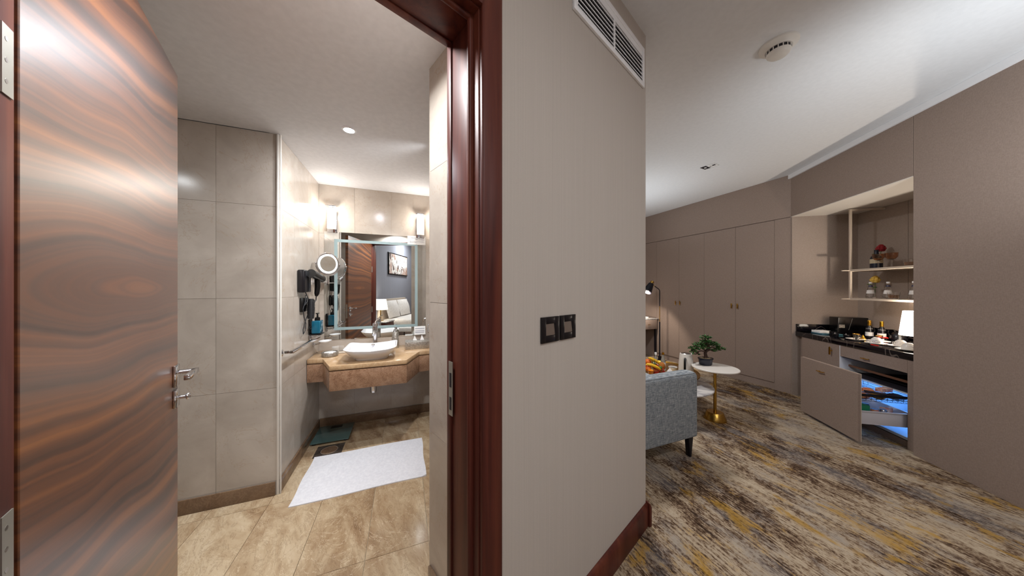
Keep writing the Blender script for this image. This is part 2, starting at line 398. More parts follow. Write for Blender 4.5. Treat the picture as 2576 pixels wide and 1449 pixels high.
M['bin'] = base_mat('pale_grey_bin', 0.4, color='#c5c2c8')
M['wire'] = base_mat('dark_wire', 0.3, 0.6, '#22242e')
M['brown_rail'] = base_mat('brown_wood_rail', 0.6, color='#6b4630')
M['dark_in'] = base_mat('dark_cabinet_interior', 0.7, color='#1b1620')
M['pack_red'] = noisy('red_snack_foil', '#b32a18', '#d8a070', (40, 40, 40), 0.3)
M['pack_green'] = base_mat('green_carton', 0.35, color='#1c7a54')
M['pack_white'] = noisy('white_snack_wrapper', '#c9c2c0', '#b8624a', (30, 30, 30), 0.35)
M['pack_gold'] = base_mat('gold_foil', 0.3, 0.6, '#b58a2c')
M['pack_dark'] = base_mat('dark_wrapper', 0.35, color='#1c1a2a')
M['print_blue'] = base_mat('dark_blue_print', 0.4, color='#2a2c52')
M['print_black'] = base_mat('black_print', 0.5, color='#14101a')
M['drain'] = noisy('dark_drain_plate', '#3c332e', '#4c423b', (20, 20, 20), 0.25)
def art():
    m = base_mat('abstract_print', 0.6); g = NG(m)
    f = g.noise(g.coord((5, 5, 2.2), rz=.4), 1, 3, .6, 2.5); f2 = g.noise(g.coord((3, 3, 3)), 1, 2)
    c = g.ramp(f, [(0.36, '#3a2620'), (0.42, '#efe9e2'), (0.55, '#e8e2dc'), (0.58, '#59403a')])
    k = g.ramp(f2, [(0.52, 0.0), (0.56, 1.0)])
    g.out(g.mix(g.m2('MULTIPLY', k, .5), c, '#a35c22')); return m
M['art'] = art()

# ------------------------------------------------------------------ structure
def clip(poly, a_, b_, c_):   # keep a*x+b*y<=c
    out = []
    for i in range(len(poly)):
        p, q = poly[i], poly[(i+1) % len(poly)]
        fp = a_*p[0]+b_*p[1]-c_; fq = a_*q[0]+b_*q[1]-c_
        if fp <= 0: out.append(p)
        if (fp < 0 < fq) or (fq < 0 < fp):
            t = fp/(fp-fq); out.append((p[0]+(q[0]-p[0])*t, p[1]+(q[1]-p[1])*t))
    return out
def inter(F, G):   # intersection of the two frame base lines given as (Matrix, s-direction)
    o1 = F @ Vector((0, 0, 0)); d1 = (F @ Vector((1, 0, 0)))-o1
    o2 = G @ Vector((0, 0, 0)); d2 = (G @ Vector((1, 0, 0)))-o2
    det = d1.x*(-d2.y)+d2.x*d1.y; r = o2-o1
    s = (r.x*(-d2.y)+d2.x*r.y)/det
    return o1+d1*s
C = pt(P, 0, 0); K = pt(W, 0, 0)
BK = FR(tuple(pt(W, 2.62, 0)[:2]), (-.933, -.36), (.36, -.933))          # far wall behind the desk
RT = FR((C.x, C.y), (-.36, .933), (.933, .36))                           # return wall beyond the partition corner
ACo = pt(P, 2.83, 0); AC = FR((ACo.x, ACo.y), (.672, -.741), (.741, .672))   # accent wall of the bedroom side
c_far = inter(RT, BK); c_acc = inter(AC, R); c_wb = pt(W, 2.62, 0)
s_ret = (c_far-C).length; s_back = (c_far-c_wb).length; s_acc = (c_acc-ACo).length; s_r = (c_acc-pt(R, 0, 0)).length
T0, T1 = 1.25, 2.06     # doorway in the partition wall
PT = 0.187
# floors
fl = MB(); pl_ = [tuple(v[:2]) for v in (C, c_far, pt(W, 2.62, -.1), pt(W, 0, -.1), pt(R, 1.42, .2), pt(R, 1.42, .75), pt(R, 0, .75), pt(R, 0, .05), c_acc, ACo)]
fl.prism(pl_, -0.06, 0.0); carpet_o = struct(fl.build('floor', M['carpet'], smooth=False))
bl = MB()
LB = pt(E, 1.5, 0); LB2 = LB+Vector((.36, -.933, 0))*2.42
bath_pts = [pt(A, 0, 0), pt(A, 1.12, 0), pt(A, 1.12, 1.75), pt(P, 1.137, .565), pt(P, 1.137, 0.0), pt(P, 3.95, 0.0), LB2, LB, Eo]
bl.prism([tuple(p[:2]) for p in bath_pts], -0.05, -0.008)
bath_floor = struct(bl.build('floor', M['grout'], smooth=False))
# marble floor tiles, clipped to the room (each convex piece of the bathroom)
def bath_clip(poly):
    res = []
    # vanity recess: 0<=s<=1.12, n<.993 ; main part: n>=.993 between left wall and partition
    for (s0, s1, n0, n1) in ((0, 1.12, 0, .993), (-1.5, 1.12, .993, 4.2)):
        q = [p for p in poly]
        q = clip(q, -1, 0, -s0); q = clip(q, 1, 0, s1) if len(q) > 2 else q
        q = clip(q, 0, -1, -n0) if len(q) > 2 else q; q = clip(q, 0, 1, n1) if len(q) > 2 else q
        if len(q) > 2: res.append(q)
    return res
iA = A.inverted()
pn = Vector((-math.cos(a), math.sin(a), 0))
gap = 0.0012
s_edges = [-0.02+0.326*k for k in range(-5, 4)]+[1.12]
n_edges = [0.115-0.32, 0.115, .435, 1.092, 1.750, 2.408, 3.066, 3.72]
for i in range(len(s_edges)-1):
    for j in range(len(n_edges)-1):
        s0, s1, n0, n1 = s_edges[i]+gap, s_edges[i+1]-gap, n_edges[j]+gap, n_edges[j+1]-gap
        for q in bath_clip([(s0, n0), (s1, n0), (s1, n1), (s0, n1)]):
            w_ = [pt(A, x, y) for x, y in q]
            q2 = [(v.x, v.y) for v in w_]
            # keep the bathroom side of the partition's outer face (threshold only inside the doorway)
            cc = (C+pn*0.0)
            q2 = clip(q2, -pn.x, -pn.y, -(pn.x*C.x+pn.y*C.y))
            if len(q2) < 3: continue
            ar = abs(sum(q2[k][0]*q2[(k+1) % len(q2)][1]-q2[(k+1) % len(q2)][0]*q2[k][1] for k in range(len(q2))))/2
            if ar < 0.003: continue
            t = MB(); t.prism(q2, -0.02, 0.0); t.build('tile', M['floor_marble'], bath_floor, smooth=False)
# ceilings
cl = MB(); cl.box(-4.5, 6.0, -6.0, 8.5, CEIL, CEIL+.1); struct(cl.build('ceiling', M['ceiling'], smooth=False))
cb = MB(); cb.prism([tuple(p[:2]) for p in (pt(A, -.05, -.05), pt(A, 1.3, -.05), pt(A, 1.3, 1.0), pt(A, -.05, 1.0))], BCEIL, BCEIL+.05)
cb.prism([tuple(p[:2]) for p in (pt(A, -1.55, 1.0), pt(A, 1.3, 1.0), pt(P, .75, PT-.02), pt(P, 3.95, PT-.02))], BCEIL, BCEIL+.05)
struct(cb.build('ceiling', M['bceiling'], smooth=False))
# partition wall
pw = MB(P); pw.box(0, T0-.0125, 0, PT, 0, CEIL); pw.box(T0-.0125, T1+.0125, 0, PT, 2.325+.0205, CEIL); pw.box(T1+.0125, 4.0, 0, PT, 0, CEIL)
wall_p = struct(pw.build('wall_center', M['wallpaper'], smooth=False))
rt = MB(RT); rt.box(0.002, s_ret+.1, -.12, 0, 0, CEIL); struct(rt.build('wall_inner', M['wallpaper'], smooth=False))
bk = MB(BK); bk.box(-.1, s_back+.1, -.12, 0, 0, CEIL); struct(bk.build('wall_back', M['taupe'], smooth=False))
ac = MB(AC); ac.box(0.0, s_acc+.3, -.12, 0, 0, CEIL); struct(ac.build('wall_accent', M['accent'], smooth=False))
# minibar wall: tall panels, header over the niche, niche lining
rr = MB(R); rr.box(-s_r-.3, -.02, .032, .12, 0, CEIL); wall_r = struct(rr.build('wall_right', M['taupe'], smooth=False))
for s0, s1 in ((-1.9, 0.0), (-3.8, -1.903), (-s_r, -3.803)):
    m = MB(R); m.box(s0+.0015, s1-.0015, 0, .03, 0.0, 2.985); m.build('panel', M['taupe'], wall_r, bevel=.001, seg=1)
m = MB(R); m.box(0.0015, 1.42, 0, .10, 2.425, 2.985); m.build('panel', M['taupe'], wall_r, bevel=.001, seg=1)
m = MB(R); m.box(0.0, 1.43, .0, .74, 2.418, 2.425); m.build('soffit', M['offwhite'], wall_r)
m = MB(R); m.box(1.404, 1.43, 0.002, .74, 0, 2.418); m.build('niche_side', M['taupe_lit'], wall_r)
m = MB(R); m.box(-.04, 0, 0.032, .74, 0, 2.418); m.build('niche_side', M['taupe_lit'], wall_r)
m = MB(R); m.box(0.0, 0.836, .715, .735, 0, 2.418); m.build('panel', M['taupe_lit'], wall_r)
m = MB(R); m.box(0.840, 1.404, .715, .735, 0, 2.418); m.build('panel', M['taupe_lit'], wall_r)
m = MB(R); m.box(-s_r, 1.44, -.022, 0.0, 2.945, 2.999); struct(m.build('trim_1', M['white'], smooth=False))
# wardrobe wall above the doors
m = MB(W); m.box(-.02, 2.75, -.12, -.022, 2.42, CEIL); wall_w = struct(m.build('wall_wardrobe', M['taupe'], smooth=False))
m = MB(W); m.box(.0, 2.62, -.022, 0, 2.424, 2.999); m.build('panel', M['taupe'], wall_w)
# bathroom walls
def tiled(name, F, length, seams, zs, n_t=.004, thick=.08, rev=False, s_start=0.0, top=BCEIL):
    b = MB(F); b.box(s_start-.0, length, -thick, -n_t, 0, top); w_ = struct(b.build(name, M['grout'], smooth=False))
    e = [s_start]+[x for x in seams if s_start < x < length]+[length]
    zz = [0.0]+zs+[top]
    for i in range(len(e)-1):
        for j in range(len(zz)-1):
            t = MB(F); t.box(e[i]+.0008, e[i+1]-.0008, -n_t, 0, zz[j]+.0008, zz[j+1]-.0008); t.build('tile', M['cream'], w_, smooth=False)
    return w_
ZS = [.10, .75, 1.38, 2.02]
tiled('wall_vanity', A, 1.16, [.326, .692, .924], ZS)
tiled('wall_left', L, .984, [.345, .69], ZS)
tiled('wall_near_left', E, 1.5, [.333, .666, 1.0, 1.333], ZS, thick=.010)
SH = FR(tuple(pt(A, 1.12, 0)[:2]), (.36, -.933), (-.933, -.36))
tiled('wall_shower', SH, 1.75, [.35, .7, 1.05, 1.4], ZS)
LW = FR((LB.x, LB.y), (.36, -.933), (.933, .36)); tiled('wall_far_left', LW, 2.42, [.6, 1.2, 1.8], ZS)
# short return wall right of the doorway, marble clad
m = MB(P); m.box(.62, 1.127, PT+.001, .565, 0, BCEIL); w_stub = struct(m.build('wall_return', M['grout'], smooth=False))
for z0, z1 in zip([0.0]+ZS[1:], ZS[1:]+[BCEIL]):
    m = MB(P); m.box(1.1275, 1.137, PT+.001, .565, z0+.0008, z1-.0008); m.build('tile', M['cream'], w_stub, smooth=False)
m = MB(P); m.box(.62, 1.137, .5652, .575, 0, BCEIL); m.build('tile', M['cream'], w_stub, smooth=False)
# inner face of the partition on the bathroom side
# skirtings
def skirt(name, F, s0, s1, n0, n1, z, mat_, bev=.002):
    m = MB(F); m.box(s0, s1, n0, n1, 0, z); return struct(m.build(name, mat_, bevel=bev))
skirt('baseboard_vanity', A, .012, 1.12, 0.0005, .012, .095, M['base_marble'])
skirt('baseboard_left', L, .012, .98, 0.0005, .012, .095, M['base_marble'])
skirt('baseboard_near_left', E, .014, 1.5, 0.0005, .012, .095, M['base_marble'])
skirt('baseboard_return', P, 1.1375, 1.149, PT+.01, .565, .095, M['base_marble'])
m = MB(P)
prof = [(0, 0), (-.02, 0), (-.02, .105), (-.016, .12), (-.008, .13), (0, .134)]
m.prism_a(prof, -.022, 1.16); bb = struct(m.build('baseboard_center', M['mahogany'], bevel=.003, ang=50))
m = MB(RT); m.prism_a([(0.0005, 0), (.02, 0), (.02, .115), (.008, .14), (0.0005, .143)], -.03, 1.0); struct(m.build('baseboard_inner', M['mahogany'], bevel=.003))
m = MB(P); m.prism_a(prof, T1+.1, 2.81); struct(m.build('baseboard_center_left', M['mahogany'], bevel=.003))
# corner bead of the recess
m = MB(E); m.box(-.006, .008, -.004, .006, .0, BCEIL); m.box(-.016, -.009, -.012, .004, 0, BCEIL); struct(m.build('trim_2', M['offwhite'], bevel=.002))

# ------------------------------------------------------------------ doorway: lining, casing, leaf
dr = thing('door_frame', 'dark mahogany door frame lining the bathroom doorway', 'door frame', tuple(pt(P, 1.2, 0, 0)))
JZ = 2.325
m = MB(P); m.box(T0-.012, T0, .0, PT, 0, JZ); m.box(T0-.012, T0+.006, .160, PT, 0, JZ); m.build('jamb', M['mahogany'], dr, bevel=.002)
m = MB(P); m.box(T1, T1+.012, .0, PT, 0, JZ); m.build('jamb', M['mahogany'], dr, bevel=.002)
m = MB(P); m.box(T0-.012, T1+.012, 0, PT, JZ, JZ+.02); m.box(T0, T1, .160, PT, JZ-.006, JZ); m.build('head', M['mahogany'], dr, bevel=.002)
m = MB(P); m.box(T0, T0+.010, .030, .046, 0, JZ-.001); m.cyl(tuple((T0+.007, .038, 0)), (T0+.007, .038, JZ-.001), .009, n=12); m.build('stop_bead', M['mahogany'], dr)
m = MB(P); m.cyl((T0+.004, .038, JZ-.008), (T1, .038, JZ-.008), .009, n=12); m.build('stop_bead', M['mahogany'], dr)
# casing (front): proud moulding
cp = [(T0-.004, 0.0), (T0-.004, -.014), (T0-.012, -.018), (T0-.078, -.018), (T0-.088, -.012), (T0-.088, 0)]
m = MB(P); m.prism(cp, 0, JZ+.18); m.build('casing', M['mahogany'], dr, bevel=.002)
m = MB(P); m.prism([(2*(T0+T1)/2-x, y) for x, y in cp], 0, JZ+.18); m.build('casing', M['mahogany'], dr, bevel=.002)
m = MB(P); m.box(T0-.004, T1+.004, -.018, 0, JZ+.004, JZ+.18); m.build('casing', M['mahogany'], dr, bevel=.002)
# strike plate
m = MB(P)
m.box(T0+.0062, T0+.0078, .145, .172, 1.00, 1.19); m.build('strike_plate', M['hinge'], dr)
m = MB(P)
for z0, z1 in ((1.02, 1.065), (1.10, 1.15)): m.box(T0+.0079, T0+.0084, .152, .165, z0, z1)
m.build('strike_hole', M['print_black'], dr)
for z0 in (0.20, .975, 1.76):
    m = MB(P); m.box(T1-.0022, T1-.0005, .150, .178, z0, z0+.112); h = m.build('hinge', M['hinge'], dr)
    m = MB(P)
    for dz in (.022, .056, .09): m.cyl((T1-.0026, .160, z0+dz), (T1-.0022, .160, z0+dz), .004, n=10)
    m.build('screw', M['steel'], h)

leaf = thing('bathroom_door', 'open walnut veneer bathroom door with chrome lever handle', 'door', tuple(pt(D, 0, 0, 0)))
m = MB(D); m.box(0.0, .859, -.045, 0.0, .008, 2.318); m.build('door_leaf', M['veneer'], leaf, bevel=.0015, seg=1)
def lever(sign):
    n0 = 0.0005 if sign > 0 else -.0455
    def bx(mm, s0, s1, a0, a1, z0, z1): mm.box(s0, s1, n0+sign*a0, n0+sign*a1, z0, z1)
    m = MB(D); bx(m, .792, .842, 0, .009, 1.058, 1.143); m.box(.792, .842, n0, n0+sign*.009, .972, 1.053) if False else None
    r = m.build('handle_rose', M['chrome'], leaf, bevel=.002)
    m = MB(D); m.cyl((.817, n0+sign*.009, 1.112), (.817, n0+sign*.055, 1.112), .010); m.build('handle_neck', M['chrome'], r)
    m = MB(D); bx(m, .70, .832, .046, .064, 1.101, 1.121); m.build('lever', M['chrome'], r, bevel=.003)
    m = MB(D); bx(m, .792, .842, 0, .009, .975, 1.045); r2 = m.build('lock_rose', M['chrome'], leaf, bevel=.002)
    m = MB(D); m.cyl((.817, n0+sign*.009, 1.012), (.817, n0+sign*.03, 1.012), .008); m.ball((.817, n0+sign*.035, 1.012), .014, sy=.6); m.build('lock_knob', M['chrome'], r2)
lever(1); lever(-1)
m = MB(D); m.box(.8592, .8606, -.034, -.012, .95, 1.18); m.build('lock_plate', M['hinge'], leaf)

# ------------------------------------------------------------------ partition wall fittings
vt = thing('air_vent', 'white louvred air vent high on the beige wall', 'vent', tuple(pt(P, .40, 0, 2.65)))
s0, s1, z0, z1, fb = .041, .757, 2.653, 2.888, .028
m = MB(P); m.box(s0, s1, -.012, 0, z0, z0+fb); m.box(s0, s1, -.012, 0, z1-fb, z1); m.box(s0, s0+fb, -.012, 0, z0+fb, z1-fb)
m.box(s1-fb, s1, -.012, 0, z0+fb, z1-fb); m.build('frame', M['white'], vt, bevel=.002)
m = MB(P); m.box(.397, .411, -.010, 0, z0+fb, z1-fb); m.build('divider', M['white'], vt)
m = MB(P); m.box(s0+fb-.003, s1-fb+.003, -.0015, -.0003, z0+fb-.003, z1-fb+.003); m.build('backing', M['print_black'], vt)  # black sheet stands in for the dark cavity behind the louvres
for x0, x1 in ((s0+fb, .397), (.411, s1-fb)):
    m = MB(P); m.box(x0, x1, -.009, -.001, z1-fb-.030, z1-fb); m.build('blank_strip', M['white'], vt)
    for k in range(6):
        zz = z0+fb+.010+k*.0235
        m = MB(P); m.prism_a([(-.011, zz), (-.0036, zz+.007), (-.0036, zz+.012), (-.011, zz+.006)], x0+.001, x1-.001); m.build('louvre', M['white'], vt)
m = MB(P)
for q in range(int((s1-s0-2*fb)/.012)):
    x = s0+fb+.006+q*.012; m.box(x, x+.0015, -.0035, -.002, z0+fb, z1-fb-.03)
m.build('rear_blades', M['steel'], vt, kind='stuff')
for (x0, lab) in ((.859, 'left black framed light switch on the beige wall'), (.744, 'right black framed light switch on the beige wall')):
    x1 = x0+.104
    sw = thing('light_switch', lab, 'switch', tuple(pt(P, (x0+x1)/2, 0, 1.237)), 'black light switches')
    m = MB(P); fx, fz = .025, .027
    m.box(x0, x0+fx, -.009, -.0005, 1.237, 1.337); m.box(x1-fx, x1, -.009, -.0005, 1.237, 1.337)
    m.box(x0+fx, x1-fx, -.009, -.0005, 1.237, 1.237+fz); m.box(x0+fx, x1-fx, -.009, -.0005, 1.337-fz, 1.337); m.build('frame', M['black_gloss'], sw, bevel=.001)
    m = MB(P); m.prism_a([(-.0005, 1.237+fz), (-.0085, 1.237+fz+.001), (-.0055, 1.337-fz-.001), (-.0005, 1.337-fz)], x0+fx+.0005, x1-fx-.0005); m.build('rocker', M['steel'], sw)

# ------------------------------------------------------------------ ceiling fittings
dl = thing('ceiling_downlight', 'small round recessed downlight lit in the bathroom ceiling', 'ceiling light', (-1.108, 1.892, BCEIL-.012))
xf = T(-1.108, 1.892, BCEIL)
m = MB(xf); m.lathe([(.030, -.0005), (.045, -.0005), (.044, -.006), (.032, -.010), (.030, -.006)], 28); m.build('trim_ring', M['white'], dl)
m = MB(xf); m.lathe([(.0, -.0045), (.030, -.0045), (.030, -.001), (.0, -.001)], 24); m.build('lens', M['downlight_lens'], dl)
sd = thing('smoke_detector', 'round white smoke detector on the suite ceiling', 'smoke detector', (1.70, 1.775, CEIL-.075))
xf = T(1.70, 1.775, CEIL)
m = MB(xf); m.lathe([(.0, -.0005), (.098, -.0005), (.096, -.010), (.078, -.018), (.066, -.030), (.0, -.030)], 32); m.build('mounting_base', M['offwhite'], sd)
m = MB(xf); m.lathe([(.0, -.030), (.058, -.030), (.057, -.048), (.0, -.048)], 32); m.build('sensor_slot', M['print_black'], sd)
m = MB(xf); m.lathe([(.0, -.048), (.060, -.048), (.058, -.058), (.046, -.070), (.02, -.075), (.0, -.075)], 32); m.build('cap', M['offwhite'], sd)
m = MB(xf)
for k in range(16):
    t = 2*PI*k/16; m.cyl((.0595*math.cos(t), .0595*math.sin(t), -.030), (.0595*math.cos(t), .0595*math.sin(t), -.048), .003, n=6)
m.build('slot_ribs', M['offwhite'], sd)
# sticker on ceiling
F = FR((2.424, 3.587), (.095, .048), (.084, -.137)); q = F
st_ = thing('ceiling_label', 'flat black and white label stuck on the suite ceiling', 'label', (2.50, 3.54, CEIL-.003))
m = MB(F); m.box(-.04, 1.04, 0, 1.0, CEIL-.0022, CEIL-.0008); m.build('backing', M['paper'], st_)
m = MB(F); m.box(0.0, 1.0, -0.0, .42, CEIL-.0032, CEIL-.0024); m.box(.33, .66, .70, .92, CEIL-.0032, CEIL-.0024); m.box(.42, .52, .50, .62, CEIL-.0032, CEIL-.0024); m.box(.62, .70, .47, .66, CEIL-.0032, CEIL-.0024)
for x0, x1, y0, y1 in ((-.04, 1.04, 0, .008), (-.04, 1.04, .992, 1.0), (-.04, -.02, 0, 1), (1.02, 1.04, 0, 1)): m.box(x0, x1, y0, y1, CEIL-.0032, CEIL-.0024)
m.build('print', M['print_black'], st_)
m = MB(F @ T(.5, .21, CEIL-.0042)); m.lathe([(0, 0), (.11, 0), (.11, .0008), (0, .0008)], 20, sx=1.5, sy=.8); m.build('oval_symbol', M['paper'], st_)

# ------------------------------------------------------------------ wardrobe
wd = thing('wardrobe', 'built-in taupe wardrobe with four tall doors and brass knobs', 'wardrobe', tuple(pt(W, 1.2, 0, 0)))
m = MB(W); m.box(.06, 2.56, -.12, -.025, 0.001, 2.415); m.build('carcass', M['dark_in'], wd)
m = MB(W); m.box(.0, .181, -.02, 0.0, 0.0, 2.418); m.build('end_panel', M['taupe'], wd)
seams = [.183, .684, 1.183, 1.664, 2.171]
for i, (u0, u1) in enumerate(zip(seams[:-1], seams[1:])):
    m = MB(W); m.box(u0+.0015, u1-.0015, -.02, 0, .10, 2.416); d_ = m.build('door', M['taupe'], wd, bevel=.001, seg=1)
    hs = {0: .644, 1: .754-.03, 2: 1.647-.02, 3: 1.748-.03}[i]
    hs = {0: u1-.04, 1: u0+.045, 2: u1-.035, 3: u0+.055}[i]
    m = MB(W); m.cyl((hs, 0.0005, 1.165), (hs, .022, 1.165), .006, n=10); m.box(hs-.008, hs+.008, .022, .031, 1.126, 1.203); m.build('handle', M['brass'], d_, bevel=.002)
m = MB(W); m.box(2.1725, 2.62, -.02, 0, .0, 2.416); m.build('end_panel', M['taupe'], wd)
m = MB(W); m.box(.183, 2.17, -.0245, -.012, 0.0, .099); m.build('plinth', M['taupe'], wd)

# ------------------------------------------------------------------ minibar cabinet
FN = .045
cab = thing('minibar_cabinet', 'taupe minibar cabinet built into the niche', 'cabinet', tuple(pt(R, .7, .3, 0)))
m = MB(R); m.box(.0, .092, FN, FN+.02, 0.0, .803); m.build('side_panel', M['taupe'], cab)
m = MB(R); m.box(.094, .75, FN, FN+.02, .684, .803); dwr = m.build('drawer', M['taupe'], cab, bevel=.001, seg=1)
m = MB(R); m.box(.418, .494, FN-.026, FN-.018, .720, .728); 
for s_ in (.43, .482): m.cyl((s_, FN, .724), (s_, FN-.019, .724), .004, n=8)
m.build('handle', M['gold'], dwr, bevel=.002)
m = MB(R); m.box(.76, 1.300, FN, FN+.02, .075, .803); dd = m.build('door', M['taupe'], cab, bevel=.001, seg=1)
m = MB(R); m.cyl((.853, FN, .72), (.853, FN-.02, .72), .006, n=10); m.prism_h([(.845, .680), (.853, .672), (.861, .680), (.861, .758), (.853, .766), (.845, .758)], FN-.028, FN-.02); m.build('knob', M['gold'], dd)
m = MB(R); m.box(1.312, 1.402, FN+.05, FN+.07, 0.0, .803); m.build('filler_panel', M['taupe'], cab)
m = MB(R); m.box(.752, .758, FN, .66, .0, .803); m.build('partition', M['white'], cab)
m = MB(R); m.box(.092, .752, .66, .672, .0, .803); m.box(.094, .752, FN+.02, .66, .672, .684); m.box(.080, .092, FN+.02, .66, 0, .684); m.build('inner_lining', M['dark_in'], cab)
m = MB(R); m.box(.096, .750, FN+.022, .655, .502, .508); m.build('gap_shade_sheet', M['dark_in'], cab)  # dark sheet added over the pale liner as the shade in the gap
m = MB(R); m.box(.096, .750, .12, .135, .572, .592); m.build('wood_rail', M['brown_rail'], cab)
m = MB(R); m.box(.76, 1.30, FN+.06, FN+.08, 0, .072); m.box(.092, .752, FN+.035, FN+.05, 0, .055); m.build('plinth', M['taupe'], cab)
wt = thing('worktop', 'glossy black marble worktop with upstand in the minibar niche', 'worktop', tuple(pt(R, .7, .3, .805)))
m = MB(R); m.box(.002, 1.402, FN-.005, .713, .805, .865); m.build('slab', M['black_marble'], wt, bevel=.002)
m = MB(R); m.box(1.384, 1.402, FN+.0, .713, .8655, .965); m.build('upstand', M['black_marble'], wt, bevel=.001)
m = MB(R); m.box(.002, 1.383, .695, .713, .8655, .965); m.build('upstand', M['black_marble'], wt, bevel=.001)

# drawer fridge
fr = thing('drawer_fridge', 'pulled-out drawer fridge lit blue inside the minibar cabinet', 'fridge', tuple(pt(R, .42, .3, .06)))
m = MB(R)
z0, z1 = .065, .50
m.box(.100, .745, .62, .65, z0, z1)
m.box(.100, .125, FN+.03, .62, z0, z1); m.box(.720, .745, FN+.03, .62, z0, z1)
m.box(.125, .720, FN+.03, .62, z0, z0+.025); m.box(.125, .720, FN+.03, .62, z1-.02, z1); m.build('liner', M['fridge'], fr, bevel=.002)
PN = -.32
m = MB(R); m.box(.080, .756, PN, PN+.022, .032, .655); pf = m.build('front_panel', M['taupe'], fr, bevel=.001, seg=1)
m = MB(R); m.box(.0795, .7565, PN+.0225, PN+.028, .031, .656); m.build('panel_edge', M['edge_light'], pf)
m = MB(R); m.box(.425, .505, PN-.027, PN-.019, .560, .568)
for s_ in (.437, .493): m.cyl((s_, PN, .564), (s_, PN-.02, .564), .004, n=8)
m.build('handle', M['gold'], pf, bevel=.002)
m = MB(R); m.box(.11, .726, PN+.029, PN+.05, .08, .49); m.build('door_seal', M['black_rubber'], fr)
# lower bin
m = MB(R); x0, x1, y0, y1, b0, b1 = .115, .70, PN+.052, .10, .185, .300
m.box(x0, x1, y0, y1, b0, b0+.006); m.box(x0, x0+.006, y0, y1, b0+.006, b1); m.box(x1-.006, x1, y0, y1, b0+.006, b1)
m.box(x0+.006, x1-.006, y0, y0+.006, b0+.006, b1); m.box(x0+.006, x1-.006, y1-.006, y1, b0+.006, b1)
m.box(x0-.008, x0+.006, y0, y1+.008, b1, b1+.010); m.box(x1-.006, x1+.008, y0, y1+.008, b1, b1+.010); m.box(x0+.006, x1-.006, y1-.006, y1+.008, b1, b1+.010)
m.build('bin', M['bin'], fr, bevel=.0015)
# wire basket above
m = MB(R); zr = .445; y1 = .16
m.box(.118, .128, PN+.052, .50, zr, zr+.018); m.build('slide_rail', M['wire'], fr)
m = MB(R); m.box(.70, .71, PN+.052, .50, zr, zr+.018); m.build('slide_rail', M['wire'], fr)
m = MB(R)
for k in range(14):
    y = PN+.065+k*.0385; m.tube([R.inverted() @ (R @ Vector(v)) for v in ((.130, y, .438), (.135, y, .395), (.69, y, .395), (.695, y, .438))], .0016, 5)
for k in range(9):
    s_ = .135+k*.0693; m.tube([(s_, PN+.065, .396), (s_, y1+.02, .396)], .0016, 5)
for zz in (.438, .417): m.tube([(.130, PN+.062, zz), (.130, y1+.02, zz), (.695, y1+.02, zz), (.695, PN+.062, zz)], .002, 5)
m.build('wire_basket', M['wire'], fr)
m = MB(R); m.box(.34, .50, .60, .615, .40, .43); m.build('light_strip', base_mat('blue_led', 0.5, color='#ffffff', emit='#3f8cff', estr=12), fr)
lamp('fridge_led', 'POINT', tuple(pt(R, .42, .42, .43)), 3.0, (.20, .47, 1.0), .03)
lamp('fridge_led', 'POINT', tuple(pt(R, .42, -.10, .36)), .35, (.2, .45, 1.0), .03)
def item(name, F, s, n, z, parts, label, cat, group=None, rz=0):
    xf = TF(F, s, n, z, rz); t = thing(name, label, cat, tuple(xf.translation), group)
    for nm, fn, mt, kw in parts:
        m = MB(xf); fn(m); m.build(nm, mt, t, **kw)
    return t
def single(name, F, s, n, z, fn, mt, label, cat, group=None, rz=0, **kw):
    xf = TF(F, s, n, z, rz); m = MB(xf); fn(m); o = m.build(name, mt, None, tuple(xf.translation), **kw); return tag(o, label, cat, group)
G_SN = 'snacks and drinks in the open drawer fridge'
def pouch(w_, h, t_):
    def f(m):
        n = 6; vs = []; fs = []
        for side in (1, -1):
            for j in range(n+1):
                for i in range(n+1):
                    u, v = i/n, j/n; k = (math.sin(PI*u)*math.sin(PI*v))**.5
                    vs.append(((u-.5)*w_, side*t_/2*k, v*h))
        N = (n+1)**2
        for sd_ in (0, 1):
            for j in range(n):
                for i in range(n):
                    q = [sd_*N+j*(n+1)+i, sd_*N+j*(n+1)+i+1, sd_*N+(j+1)*(n+1)+i+1, sd_*N+(j+1)*(n+1)+i]; fs.append(tuple(q if sd_ else q[::-1]))
        m.add(vs, fs)
    return f
def pouch_flat(w_, h, t_):
    def f(m):
        g_ = MB(m.xf @ Matrix.Translation((0, -h/2, t_/2)) @ Matrix.Rotation(-PI/2, 4, 'X')); pouch(w_, h, t_)(g_)
        b_ = len(m.v); m.v += g_.v; m.f += [tuple(b_+i for i in q) for q in g_.f]
    return f
def carton(w_, d_, h): return lambda m: m.box(-w_/2, w_/2, -d_/2, d_/2, 0, h)
single('green_carton', R, .22, -.20, .193, carton(.12, .07, .15), M['pack_green'], 'green drink carton standing in the fridge bin near the panel', 'carton', G_SN, bevel=.003)
def can_parts(body): return [('body', lambda m: m.lathe([(.0, 0), (.022, 0), (.026, .006), (.026, .10), (.022, .108)], 20), body, {}), ('lid', lambda m: m.lathe([(.0, .106), (.022, .1085), (.022, .111), (.0, .109)], 20), M['steel'], {})]
item('drink_can', R, .20, -.10, .193, can_parts(M['pack_red']), 'red drink can in the white fridge bin', 'can', G_SN)
item('drink_can', R, .21, -.03, .193, can_parts(M['steel']), 'plain silver drink can in the white fridge bin', 'can', G_SN)
item('drink_can', R, .35, -.05, .193, can_parts(M['pack_dark']), 'dark drink can behind the silver one in the fridge bin', 'can', G_SN)
